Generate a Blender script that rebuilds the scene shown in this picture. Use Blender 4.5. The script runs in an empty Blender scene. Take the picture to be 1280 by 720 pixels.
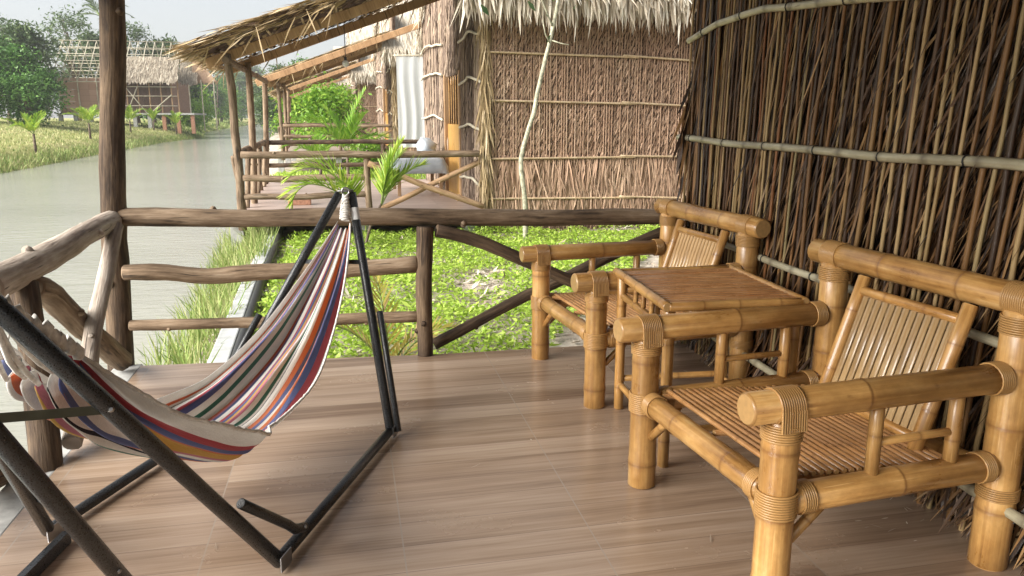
import bpy, math, random
import numpy as np
from mathutils import Vector, Matrix, noise as mnoise

random.seed(7)
rng = np.random.default_rng(7)
R = math.radians
SC = bpy.context.scene
COL = SC.collection

# ------------------------------------------------------------------ materials
def N(nt, kind, ins=None, **props):
    n = nt.nodes.new(kind)
    for k, v in props.items():
        setattr(n, k, v)
    for k, v in (ins or {}).items():
        s = n.inputs[k]
        if hasattr(v, 'is_output') or isinstance(v, bpy.types.NodeSocket):
            nt.links.new(v, s)
        else:
            s.default_value = v
    return n

def base_mat(name, rough=0.6, spec=0.5):
    m = bpy.data.materials.new(name)
    m.use_nodes = True
    nt = m.node_tree
    nt.nodes.clear()
    out = nt.nodes.new('ShaderNodeOutputMaterial')
    b = nt.nodes.new('ShaderNodeBsdfPrincipled')
    b.inputs['Roughness'].default_value = rough
    b.inputs['Specular IOR Level'].default_value = spec
    nt.links.new(b.outputs[0], out.inputs[0])
    return m, nt, b

def ramp(nt, fac, stops, interp='LINEAR'):
    r = nt.nodes.new('ShaderNodeValToRGB')
    cr = r.color_ramp
    cr.interpolation = interp
    while len(cr.elements) < len(stops):
        cr.elements.new(0.5)
    for e, (p, c) in zip(cr.elements, stops):
        e.position = p
        e.color = (*c, 1)
    nt.links.new(fac, r.inputs[0])
    return r.outputs[0]

def mixc(nt, fac, a, b, mode='MIX'):
    n = nt.nodes.new('ShaderNodeMix')
    n.data_type = 'RGBA'
    n.blend_type = mode
    for idx, v in ((0, fac), (6, a), (7, b)):
        if isinstance(v, bpy.types.NodeSocket):
            nt.links.new(v, n.inputs[idx])
        elif idx == 0:
            n.inputs[0].default_value = v
        else:
            n.inputs[idx].default_value = (*v, 1)
    return n.outputs[2]

def math_(nt, op, a, b=0.0, c=0.0):
    n = nt.nodes.new('ShaderNodeMath')
    n.operation = op
    for i, v in enumerate((a, b, c)):
        if isinstance(v, bpy.types.NodeSocket):
            nt.links.new(v, n.inputs[i])
        else:
            n.inputs[i].default_value = v
    return n.outputs[0]

def mapped(nt, which='UV', scale=(1, 1, 1), loc=None):
    tc = nt.nodes.new('ShaderNodeTexCoord')
    mp = nt.nodes.new('ShaderNodeMapping')
    mp.inputs['Scale'].default_value = scale
    nt.links.new(tc.outputs[which], mp.inputs['Vector'])
    if loc is not None:
        nt.links.new(loc, mp.inputs['Location'])
    return mp.outputs[0]

def noise_(nt, vec, scale=5, detail=4, rough=0.6):
    n = N(nt, 'ShaderNodeTexNoise', {'Vector': vec, 'Scale': scale, 'Detail': detail, 'Roughness': rough})
    return n.outputs[0]

def bump(nt, b, h, strength=0.3, dist=0.01):
    n = N(nt, 'ShaderNodeBump', {'Height': h, 'Strength': strength, 'Distance': dist})
    nt.links.new(n.outputs[0], b.inputs['Normal'])

def objrand(nt):
    return nt.nodes.new('ShaderNodeObjectInfo').outputs['Random']

def island(nt):
    return nt.nodes.new('ShaderNodeNewGeometry').outputs['Random Per Island']

def offs(nt):
    """a per-object offset vector so that copies do not repeat their grain"""
    r = objrand(nt)
    c = N(nt, 'ShaderNodeCombineXYZ', {'X': math_(nt, 'MULTIPLY', r, 37.0), 'Y': math_(nt, 'MULTIPLY', r, 91.0), 'Z': 0.0})
    return c.outputs[0]

def m_log(name, stops, streak=(48, 4.0, 1), rough=0.8):
    m, nt, b = base_mat(name, rough, 0.3)
    v = mapped(nt, 'UV', streak, offs(nt))
    n1 = noise_(nt, v, 1.0, 6, 0.65)
    v2 = mapped(nt, 'UV', (6, 2.2, 1), offs(nt))
    n2 = noise_(nt, v2, 1.0, 5, 0.6)
    f = math_(nt, 'ADD', math_(nt, 'MULTIPLY', n1, 0.5), math_(nt, 'MULTIPLY', n2, 0.5))
    c = ramp(nt, f, stops)
    v3 = mapped(nt, 'UV', (14, 3.2, 1), offs(nt))
    n3 = noise_(nt, v3, 1.0, 3, 0.5)
    dk = ramp(nt, n3, [(0.0, (1, 1, 1)), (0.3, (1, 1, 1)), (0.36, (0, 0, 0)), (1, (0, 0, 0))])
    c = mixc(nt, math_(nt, 'MULTIPLY', dk, 0.7), c, (0.03, 0.02, 0.014))
    # knots and dark cracks
    vo = N(nt, 'ShaderNodeTexVoronoi', {'Vector': mapped(nt, 'UV', (5.5, 3.2, 1), offs(nt)), 'Scale': 1.0, 'Randomness': 1.0})
    kn = ramp(nt, vo.outputs['Distance'], [(0.0, (1, 1, 1)), (0.05, (0.9, 0.9, 0.9)), (0.11, (0, 0, 0)), (1, (0, 0, 0))])
    c = mixc(nt, math_(nt, 'MULTIPLY', kn, 0.8), c, (0.028, 0.018, 0.012))
    cr = noise_(nt, mapped(nt, 'UV', (90, 3.0, 1), offs(nt)), 1.0, 2, 0.5)
    crk = ramp(nt, cr, [(0.0, (1, 1, 1)), (0.29, (1, 1, 1)), (0.34, (0, 0, 0)), (1, (0, 0, 0))])
    c = mixc(nt, math_(nt, 'MULTIPLY', crk, 0.75), c, (0.022, 0.015, 0.01))
    r = objrand(nt)
    hs = N(nt, 'ShaderNodeHueSaturation', {'Color': c, 'Value': math_(nt, 'MULTIPLY_ADD', r, 0.35, 0.85), 'Saturation': 1.0})
    nt.links.new(hs.outputs[0], b.inputs['Base Color'])
    bump(nt, b, math_(nt, 'SUBTRACT', f, math_(nt, 'MULTIPLY', crk, 0.4)), 0.85, 0.02)
    return m

M = {}
M['log'] = m_log('weathered_log', [(0.36, (0.05, 0.033, 0.02)), (0.46, (0.155, 0.105, 0.065)), (0.55, (0.24, 0.172, 0.112)), (0.66, (0.37, 0.29, 0.21))])
M['log_pale'] = m_log('grey_log', [(0.36, (0.12, 0.09, 0.075)), (0.46, (0.25, 0.205, 0.165)), (0.56, (0.36, 0.31, 0.262)), (0.68, (0.48, 0.43, 0.375))])
M['log_dark'] = m_log('dark_log', [(0.36, (0.02, 0.013, 0.009)), (0.46, (0.06, 0.039, 0.025)), (0.55, (0.12, 0.081, 0.05)), (0.66, (0.23, 0.16, 0.098))])
M['log_tan'] = m_log('peeled_log', [(0.3, (0.13, 0.075, 0.04)), (0.5, (0.30, 0.19, 0.105)), (0.7, (0.42, 0.29, 0.18))])
M['beam'] = m_log('sawn_beam', [(0.3, (0.17, 0.095, 0.045)), (0.5, (0.36, 0.22, 0.115)), (0.7, (0.47, 0.31, 0.17))], (60, 2, 1))

def m_bamboo(name, stops, ringcol, capcol, rough=0.28):
    m, nt, b = base_mat(name, rough, 0.5)
    v = mapped(nt, 'UV', (70, 1.6, 1), offs(nt))
    n1 = noise_(nt, v, 1.0, 4, 0.6)
    v2 = mapped(nt, 'UV', (9, 3.5, 1), offs(nt))
    n2 = noise_(nt, v2, 1.0, 5, 0.65)
    f = math_(nt, 'ADD', math_(nt, 'MULTIPLY', n1, 0.4), math_(nt, 'MULTIPLY', n2, 0.6))
    c = ramp(nt, f, stops)
    v4 = mapped(nt, 'UV', (22, 9, 1), offs(nt))
    sp = ramp(nt, noise_(nt, v4, 1.0, 3, 0.6), [(0.0, (0, 0, 0)), (0.66, (0, 0, 0)), (0.74, (1, 1, 1)), (1, (1, 1, 1))])
    c = mixc(nt, math_(nt, 'MULTIPLY', sp, 0.55), c, ringcol)
    ring = N(nt, 'ShaderNodeAttribute', attribute_name='ring').outputs['Fac']
    bl = noise_(nt, mapped(nt, 'UV', (4.0, 2.2, 1), offs(nt)), 1.0, 5, 0.7)
    c = mixc(nt, math_(nt, 'MULTIPLY', ramp(nt, bl, [(0.40, (1, 1, 1)), (0.56, (0, 0, 0))]), 0.5), c, tuple(v * 0.5 for v in stops[1][1]))
    scr = noise_(nt, mapped(nt, 'UV', (160, 4.5, 1), offs(nt)), 1.0, 2, 0.5)
    c = mixc(nt, math_(nt, 'MULTIPLY', ramp(nt, scr, [(0.66, (0, 0, 0)), (0.72, (1, 1, 1))]), 0.35), c, tuple(min(1, v * 1.25) for v in stops[-1][1]))
    c = mixc(nt, math_(nt, 'MULTIPLY', ring, 0.65), c, ringcol)
    cap = N(nt, 'ShaderNodeAttribute', attribute_name='cap').outputs['Fac']
    w = N(nt, 'ShaderNodeTexNoise', {'Vector': mapped(nt, 'Object', (1, 1, 1)), 'Scale': 60.0, 'Detail': 3.0}).outputs[0]
    cc = mixc(nt, w, capcol, tuple(x * 0.55 for x in capcol))
    c = mixc(nt, cap, c, cc)
    r = objrand(nt)
    hs = N(nt, 'ShaderNodeHueSaturation', {'Color': c, 'Value': math_(nt, 'MULTIPLY_ADD', r, 0.45, 0.75), 'Saturation': 1.0})
    nt.links.new(hs.outputs[0], b.inputs['Base Color'])
    nt.links.new(math_(nt, 'MULTIPLY_ADD', n2, 0.3, rough - 0.12), b.inputs['Roughness'])
    b.inputs['Coat Weight'].default_value = 0.15
    b.inputs['Coat Roughness'].default_value = 0.2
    bump(nt, b, n1, 0.12, 0.004)
    return m

M['bamboo'] = m_bamboo('varnished_bamboo', [(0.34, (0.20, 0.092, 0.025)), (0.45, (0.39, 0.20, 0.060)), (0.55, (0.54, 0.305, 0.102)), (0.68, (0.67, 0.45, 0.20))], (0.15, 0.058, 0.016), (0.50, 0.30, 0.12))
M['bamboo_slat'] = m_bamboo('bamboo_slats', [(0.32, (0.26, 0.11, 0.035)), (0.5, (0.44, 0.225, 0.085)), (0.65, (0.56, 0.33, 0.145))], (0.16, 0.07, 0.02), (0.5, 0.3, 0.12), 0.25)
M['back_slat'] = m_bamboo('pale_bamboo', [(0.32, (0.34, 0.19, 0.075)), (0.48, (0.52, 0.335, 0.155)), (0.6, (0.62, 0.44, 0.235)), (0.75, (0.70, 0.55, 0.34))], (0.2, 0.11, 0.04), (0.5, 0.3, 0.12), 0.22)
M['table_slat'] = m_bamboo('red_bamboo', [(0.32, (0.22, 0.085, 0.03)), (0.5, (0.40, 0.19, 0.075)), (0.65, (0.54, 0.30, 0.135))], (0.1, 0.03, 0.012), (0.4, 0.2, 0.08), 0.25)
M['bamboo_grey'] = m_bamboo('weathered_bamboo', [(0.32, (0.21, 0.175, 0.105)), (0.5, (0.39, 0.35, 0.235)), (0.65, (0.52, 0.49, 0.36))], (0.07, 0.05, 0.03), (0.5, 0.45, 0.3), 0.5)
M['bamboo_tan'] = m_bamboo('dry_bamboo', [(0.32, (0.40, 0.27, 0.14)), (0.5, (0.56, 0.42, 0.26)), (0.65, (0.64, 0.52, 0.35))], (0.25, 0.15, 0.07), (0.5, 0.4, 0.25), 0.6)

def m_blades(name, stops, rough=0.6, transl=0.0, big=None, spec=0.3, bigscale=1.5):
    """leaves / straw: a tone per blade, with slow patches over the whole"""
    m, nt, b = base_mat(name, rough, spec)
    c = ramp(nt, island(nt), stops)
    if big:
        n = noise_(nt, mapped(nt, 'Object', (1, 1, 1)), bigscale, 3, 0.6)
        f = ramp(nt, n, [(0.35, (0, 0, 0)), (0.65, (1, 1, 1))])
        c = mixc(nt, math_(nt, 'MULTIPLY', f, 0.65), c, big, 'MIX')
    nt.links.new(c, b.inputs['Base Color'])
    if transl > 0:
        out = [x for x in nt.nodes if x.type == 'OUTPUT_MATERIAL'][0]
        t = N(nt, 'ShaderNodeBsdfTranslucent', {'Color': c})
        mx = N(nt, 'ShaderNodeMixShader', {'Fac': transl})
        nt.links.new(b.outputs[0], mx.inputs[1])
        nt.links.new(t.outputs[0], mx.inputs[2])
        nt.links.new(mx.outputs[0], out.inputs[0])
    return m

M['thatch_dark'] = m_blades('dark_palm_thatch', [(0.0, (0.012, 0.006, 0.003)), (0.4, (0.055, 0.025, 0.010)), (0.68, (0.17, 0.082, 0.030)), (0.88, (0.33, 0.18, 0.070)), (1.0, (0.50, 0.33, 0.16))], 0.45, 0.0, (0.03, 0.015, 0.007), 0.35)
M['stalk'] = m_blades('palm_stalk', [(0.0, (0.035, 0.022, 0.016)), (0.25, (0.085, 0.043, 0.02)), (0.45, (0.20, 0.105, 0.038)), (0.55, (0.21, 0.075, 0.025)), (0.65, (0.27, 0.18, 0.075)), (0.85, (0.42, 0.29, 0.14)), (1, (0.22, 0.18, 0.085))], 0.4, 0.0, None, 0.35)
M['thatch_brown'] = m_blades('brown_palm_thatch', [(0.0, (0.31, 0.20, 0.13)), (0.4, (0.42, 0.285, 0.19)), (0.8, (0.50, 0.355, 0.245)), (1.0, (0.58, 0.43, 0.31))], 0.75, 0.0, (0.43, 0.27, 0.185), .2, .9)
M['thatch_grey'] = m_blades('grey_palm_thatch', [(0.0, (0.09, 0.062, 0.045)), (0.4, (0.19, 0.135, 0.10)), (0.8, (0.30, 0.22, 0.16)), (1.0, (0.40, 0.31, 0.22))], 0.7)
M['straw'] = m_blades('pale_straw', [(0.0, (0.40, 0.33, 0.24)), (0.4, (0.58, 0.50, 0.39)), (0.8, (0.68, 0.62, 0.51)), (1.0, (0.74, 0.70, 0.60))], 0.7, 0.15)
M['roof_leaf'] = m_blades('dry_leaf_shingle', [(0.0, (0.20, 0.135, 0.065)), (0.4, (0.34, 0.245, 0.125)), (0.8, (0.44, 0.33, 0.185)), (1.0, (0.56, 0.45, 0.30))], 0.7, 0.05)
M['ground_leaf'] = m_blades('ground_cover_leaf', [(0.0, (0.18, 0.29, 0.03)), (0.5, (0.34, 0.50, 0.06)), (1.0, (0.50, 0.62, 0.14))], 0.5, 0.4)
M['litter'] = m_blades('dead_leaf', [(0.0, (0.25, 0.19, 0.14)), (0.5, (0.45, 0.39, 0.31)), (1.0, (0.6, 0.55, 0.46))], 0.8)
M['grass'] = m_blades('bank_grass_blade', [(0.0, (0.12, 0.20, 0.04)), (0.5, (0.26, 0.34, 0.09)), (1.0, (0.44, 0.44, 0.2))], 0.6, 0.3)
M['dry_grass'] = m_blades('dry_grass_blade', [(0.0, (0.18, 0.26, 0.07)), (0.5, (0.36, 0.38, 0.15)), (1.0, (0.56, 0.52, 0.29))], 0.7, 0.3)
M['leaf_dark'] = m_blades('broad_leaf', [(0.0, (0.034, 0.09, 0.017)), (0.5, (0.085, 0.21, 0.036)), (1.0, (0.18, 0.33, 0.07))], 0.45, 0.2)
M['leaf_mid'] = m_blades('small_leaf', [(0.0, (0.045, 0.085, 0.03)), (0.5, (0.085, 0.14, 0.05)), (1.0, (0.15, 0.2, 0.08))], 0.5, 0.25)
M['leaf_bright'] = m_blades('fresh_leaf', [(0.0, (0.10, 0.22, 0.02)), (0.5, (0.18, 0.34, 0.035)), (1.0, (0.30, 0.43, 0.06))], 0.4, 0.35)
M['palm_leaf'] = m_blades('palm_leaflet', [(0.0, (0.15, 0.28, 0.03)), (0.5, (0.29, 0.43, 0.05)), (1.0, (0.46, 0.53, 0.09))], 0.4, 0.35)
M['palm_yellow'] = m_blades('yellowed_leaflet', [(0.0, (0.35, 0.33, 0.05)), (0.5, (0.52, 0.43, 0.10)), (1.0, (0.55, 0.38, 0.18))], 0.5, 0.3)
M['palm_dull'] = m_blades('coconut_leaflet', [(0.0, (0.04, 0.08, 0.025)), (0.5, (0.08, 0.13, 0.04)), (1.0, (0.14, 0.19, 0.07))], 0.4, 0.25)

def m_plain(name, col, rough=0.6, spec=0.5, metal=0.0, var=0.15, scale=12, bmp=0.0):
    m, nt, b = base_mat(name, rough, spec)
    n = noise_(nt, mapped(nt, 'Object'), scale, 5, 0.6)
    lo = tuple(c * (1 - var * 2) for c in col)
    hi = tuple(min(1, c * (1 + var)) for c in col)
    c = ramp(nt, n, [(0.3, lo), (0.7, hi)])
    nt.links.new(c, b.inputs['Base Color'])
    b.inputs['Metallic'].default_value = metal
    if bmp:
        bump(nt, b, n, bmp, 0.01)
    return m

M['rattan'] = m_blades('rattan_binding', [(0.0, (0.33, 0.17, 0.055)), (1.0, (0.46, 0.27, 0.10))], 0.3, 0, None, 0.5)
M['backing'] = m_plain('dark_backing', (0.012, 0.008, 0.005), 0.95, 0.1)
M['backing_brown'] = m_plain('brown_backing', (0.13, 0.08, 0.055), 0.9)
M['concrete'] = m_plain('concrete', (0.42, 0.42, 0.40), 0.85, 0.3, 0, 0.2, 9, 0.15)
M['kerb'] = m_plain('pale_concrete', (0.44, 0.45, 0.44), 0.8, 0.3, 0, 0.12, 6, 0.1)
M['bark'] = m_plain('bark', (0.16, 0.12, 0.09), 0.9, 0.2, 0, 0.3, 8, 0.4)
M['bark_pale'] = m_plain('pale_bark', (0.40, 0.385, 0.28), 0.8, 0.2, 0, 0.3, 18, 0.4)
M['green_stem'] = m_plain('green_stem', (0.20, 0.27, 0.07), 0.5)
M['steel'] = m_plain('bare_steel', (0.42, 0.42, 0.42), 0.35, 0.5, 0.9)
M['strap'] = m_plain('olive_flat_steel', (0.12, 0.13, 0.10), 0.45, 0.5, 0.3)
M['rope'] = m_plain('white_rope', (0.72, 0.70, 0.66), 0.9, 0.2, 0, 0.15, 60, 0.4)
M['white_sheet'] = m_plain('white_cloth', (0.78, 0.79, 0.78), 0.85, 0.2, 0, 0.06)
def sheet_mat():
    m, nt, b = base_mat('white_sheer_cloth', 0.85, 0.2)
    b.inputs['Base Color'].default_value = (0.82, 0.84, 0.84, 1)
    out = [x for x in nt.nodes if x.type == 'OUTPUT_MATERIAL'][0]
    t = N(nt, 'ShaderNodeBsdfTranslucent', {'Color': (0.85, 0.88, 0.88, 1)})
    mx = N(nt, 'ShaderNodeMixShader', {'Fac': 0.55})
    nt.links.new(b.outputs[0], mx.inputs[1]); nt.links.new(t.outputs[0], mx.inputs[2]); nt.links.new(mx.outputs[0], out.inputs[0])
    return m
M['sheet'] = sheet_mat()
M['tarp'] = m_plain('grey_tarp', (0.42, 0.46, 0.50), 0.6, 0.3, 0, 0.12, 4)
M['door_wood'] = m_log('yellow_door_wood', [(0.3, (0.40, 0.20, 0.05)), (0.5, (0.55, 0.31, 0.09)), (0.7, (0.62, 0.38, 0.14))], (30, 2, 1), 0.4)
M['brick'] = m_plain('orange_brick', (0.42, 0.22, 0.14), 0.85, 0.3, 0, 0.2, 30)
M['bulb'] = m_plain('milk_glass', (0.75, 0.75, 0.72), 0.15, 0.5)
M['plastic_black'] = m_plain('black_plastic', (0.02, 0.02, 0.02), 0.5)
M['mat_pink'] = m_blades('pink_woven_mat', [(0.0, (0.38, 0.23, 0.17)), (1.0, (0.52, 0.35, 0.27))], 0.8)
M['pole_pale'] = m_plain('pale_pole', (0.55, 0.50, 0.38), 0.7, 0.3, 0, 0.2, 3)
M['thatch_far'] = m_blades('grey_roof_thatch', [(0.0, (0.14, 0.11, 0.08)), (0.5, (0.27, 0.225, 0.165)), (1.0, (0.40, 0.35, 0.27))], 0.8)

def black_paint():
    m, nt, b = base_mat('black_hammered_paint', 0.32, 0.5)
    n = noise_(nt, mapped(nt, 'Object'), 260, 2, 0.5)
    c = ramp(nt, n, [(0.35, (0.009, 0.010, 0.011)), (0.68, (0.035, 0.038, 0.042))])
    nt.links.new(c, b.inputs['Base Color'])
    nt.links.new(math_(nt, 'MULTIPLY_ADD', n, 0.25, 0.18), b.inputs['Roughness'])
    bump(nt, b, n, 0.35, 0.003)
    return m
M['black'] = black_paint()

def deck_mat(name, stops, rough=0.22):
    m, nt, b = base_mat(name, rough, 0.5)
    tc = nt.nodes.new('ShaderNodeTexCoord')
    sx = N(nt, 'ShaderNodeSeparateXYZ', {0: tc.outputs['Object']})
    x, y = sx.outputs[0], sx.outputs[1]
    tx = math_(nt, 'DIVIDE', math_(nt, 'ADD', x, 40 * 0.643 - 0.125), 0.643)
    ty = math_(nt, 'DIVIDE', math_(nt, 'ADD', y, 20.0), 0.152)
    ix = math_(nt, 'FLOOR', tx)
    iy = math_(nt, 'FLOOR', ty)
    idv = N(nt, 'ShaderNodeCombineXYZ', {'X': math_(nt, 'FLOOR', math_(nt, 'DIVIDE', ix, 3.0)), 'Y': iy, 'Z': 0.0}).outputs[0]
    wn = N(nt, 'ShaderNodeTexWhiteNoise', {'Vector': idv}, noise_dimensions='3D')
    vs = N(nt, 'ShaderNodeVectorMath', {0: tc.outputs['Object'], 1: (0.9, 15.0, 1.0)}, operation='MULTIPLY').outputs[0]
    sh = N(nt, 'ShaderNodeVectorMath', {0: wn.outputs['Color'], 1: (30, 30, 30)}, operation='MULTIPLY').outputs[0]
    va = N(nt, 'ShaderNodeVectorMath', {0: vs, 1: sh}, operation='ADD').outputs[0]
    g1 = N(nt, 'ShaderNodeTexNoise', {'Vector': va, 'Scale': 1.0, 'Detail': 6.0, 'Roughness': 0.62, 'Distortion': 0.5}).outputs[0]
    vs2 = N(nt, 'ShaderNodeVectorMath', {0: va, 1: (2.2, 5.0, 1.0)}, operation='MULTIPLY').outputs[0]
    g2 = N(nt, 'ShaderNodeTexNoise', {'Vector': vs2, 'Scale': 1.0, 'Detail': 3.0}).outputs[0]
    f = math_(nt, 'ADD', math_(nt, 'MULTIPLY', g1, 0.42), math_(nt, 'ADD', math_(nt, 'MULTIPLY', g2, 0.20), math_(nt, 'MULTIPLY', wn.outputs['Value'], 0.15)))
    c = ramp(nt, f, stops)
    fx = math_(nt, 'FRACT', tx)
    dx = math_(nt, 'MINIMUM', fx, math_(nt, 'SUBTRACT', 1.0, fx))
    gx = math_(nt, 'LESS_THAN', dx, 0.0042)
    fy = math_(nt, 'FRACT', ty)
    dy = math_(nt, 'MINIMUM', fy, math_(nt, 'SUBTRACT', 1.0, fy))
    gy = math_(nt, 'LESS_THAN', dy, 0.012)
    c = mixc(nt, math_(nt, 'MULTIPLY', gy, 0.5), c, (0.12, 0.08, 0.06))
    c = mixc(nt, math_(nt, 'MULTIPLY', gx, 0.7), c, (0.30, 0.25, 0.20))
    nt.links.new(c, b.inputs['Base Color'])
    dust = noise_(nt, mapped(nt, 'Object'), 2.3, 6, 0.65)
    nt.links.new(math_(nt, 'MULTIPLY_ADD', dust, 0.22, rough - 0.08), b.inputs['Roughness'])
    hgt = math_(nt, 'ADD', math_(nt, 'MULTIPLY', g1, 0.3), math_(nt, 'MULTIPLY', math_(nt, 'MAXIMUM', gx, gy), -1.0))
    bump(nt, b, hgt, 0.12, 0.003)
    return m
M['deck'] = deck_mat('wood_look_tile', [(0.25, (0.165, 0.108, 0.072)), (0.36, (0.275, 0.193, 0.132)), (0.48, (0.36, 0.270, 0.198)), (0.62, (0.46, 0.365, 0.28))])
M['deck_far'] = deck_mat('pink_tile', [(0.30, (0.33, 0.25, 0.21)), (0.45, (0.42, 0.33, 0.285)), (0.6, (0.52, 0.42, 0.37))], 0.35)

def cloth_mat():
    m, nt, b = base_mat('striped_cotton', 0.9, 0.15)
    tc = nt.nodes.new('ShaderNodeTexCoord')
    sx = N(nt, 'ShaderNodeSeparateXYZ', {0: tc.outputs['UV']})
    cream = (0.86, 0.84, 0.80); red = (0.52, 0.10, 0.12); org = (0.68, 0.23, 0.11)
    blue = (0.15, 0.18, 0.37); yel = (0.70, 0.46, 0.13); grn = (0.09, 0.24, 0.18)
    pnk = (0.60, 0.23, 0.30); blk = (0.02, 0.02, 0.03)
    seq = [(cream, 4.2), (red, 2.5), (blue, 2.7), (org, 2.5), (yel, 2.8), (pnk, 1.4), (cream, 2.4), (blue, 1.9), (org, 2.4),
           (cream, 3.0), (blk, .4), (cream, 1.2), (grn, 1.5), (cream, 1.6), (pnk, 1.5), (yel, 1.2), (blue, 1.8), (red, 1.3),
           (cream, 3.4), (blue, 1.8), (pnk, 1.3), (org, 1.5), (cream, 3.0), (grn, 1.3), (cream, 1.8), (blue, 1.8), (red, 1.4), (cream, 2.6), (blk, .4), (cream, 1.5), (org, 1.3), (cream, 3)]
    tot = sum(w for _, w in seq)
    stops, p = [], 0
    for c, w in seq:
        stops.append((p / tot, c)); p += w
    c = ramp(nt, sx.outputs[0], stops, 'CONSTANT')
    wv = noise_(nt, mapped(nt, 'UV', (90, 420, 1)), 1.0, 3, 0.6)
    c2 = mixc(nt, 0.35, c, ramp(nt, wv, [(0.3, (0.55, 0.55, 0.55)), (0.7, (1, 1, 1))]), 'MULTIPLY')
    n3 = noise_(nt, mapped(nt, 'Object'), 9, 4, 0.6)
    c2 = mixc(nt, 0.3, c2, ramp(nt, n3, [(0.3, (0.7, 0.68, 0.66)), (0.7, (1, 1, 1))]), 'MULTIPLY')
    nt.links.new(c2, b.inputs['Base Color'])
    b.inputs['Sheen Weight'].default_value = 0.15
    cre = noise_(nt, mapped(nt, 'UV', (14, 5, 1)), 1.0, 5, 0.65)
    bump(nt, b, math_(nt, 'ADD', wv, math_(nt, 'MULTIPLY', cre, 6.0)), 0.5, 0.004)
    out = [x for x in nt.nodes if x.type == 'OUTPUT_MATERIAL'][0]
    t = N(nt, 'ShaderNodeBsdfTranslucent', {'Color': c2})
    mx = N(nt, 'ShaderNodeMixShader', {'Fac': 0.38})
    nt.links.new(b.outputs[0], mx.inputs[1]); nt.links.new(t.outputs[0], mx.inputs[2])
    nt.links.new(mx.outputs[0], out.inputs[0])
    return m
M['cloth'] = cloth_mat()

def ground_mat():
    m, nt, b = base_mat('earth', 0.95, 0.1)
    n = noise_(nt, mapped(nt, 'Object'), 3.5, 8, 0.7)
    c = ramp(nt, n, [(0.3, (0.14, 0.11, 0.08)), (0.5, (0.36, 0.31, 0.25)), (0.7, (0.52, 0.47, 0.40))])
    n2 = noise_(nt, mapped(nt, 'Object'), 0.35, 6, 0.65)
    g = ramp(nt, n2, [(0.3, (0.15, 0.19, 0.05)), (0.5, (0.30, 0.30, 0.11)), (0.7, (0.44, 0.39, 0.2))])
    sx = N(nt, 'ShaderNodeSeparateXYZ', {0: mapped(nt, 'Object')})
    far = math_(nt, 'GREATER_THAN', math_(nt, 'MULTIPLY', sx.outputs[0], -1.0), 8.5)
    c = mixc(nt, far, c, g)
    nt.links.new(c, b.inputs['Base Color'])
    bump(nt, b, n, 0.8, 0.05)
    return m
M['earth'] = ground_mat()

def water_mat():
    m, nt, b = base_mat('canal_water', 0.11, 0.4)
    n = noise_(nt, mapped(nt, 'Object', (2.2, 6.5, 1)), 1.0, 5, 0.6)
    n2 = noise_(nt, mapped(nt, 'Object', (0.15, 0.25, 1)), 1.0, 3, 0.5)
    c = ramp(nt, n2, [(0.35, (0.29, 0.285, 0.235)), (0.65, (0.345, 0.34, 0.285))])
    nt.links.new(c, b.inputs['Base Color'])
    n4 = noise_(nt, mapped(nt, 'Object', (5.0, 15.0, 1)), 1.0, 4, 0.65)
    bump(nt, b, math_(nt, 'ADD', n, math_(nt, 'MULTIPLY', n4, 0.5)), 0.45, 0.035)
    return m
M['water'] = water_mat()

# ------------------------------------------------------------------ mesh builder
AWAY = Vector((0.35, 0.85, -0.4))

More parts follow.
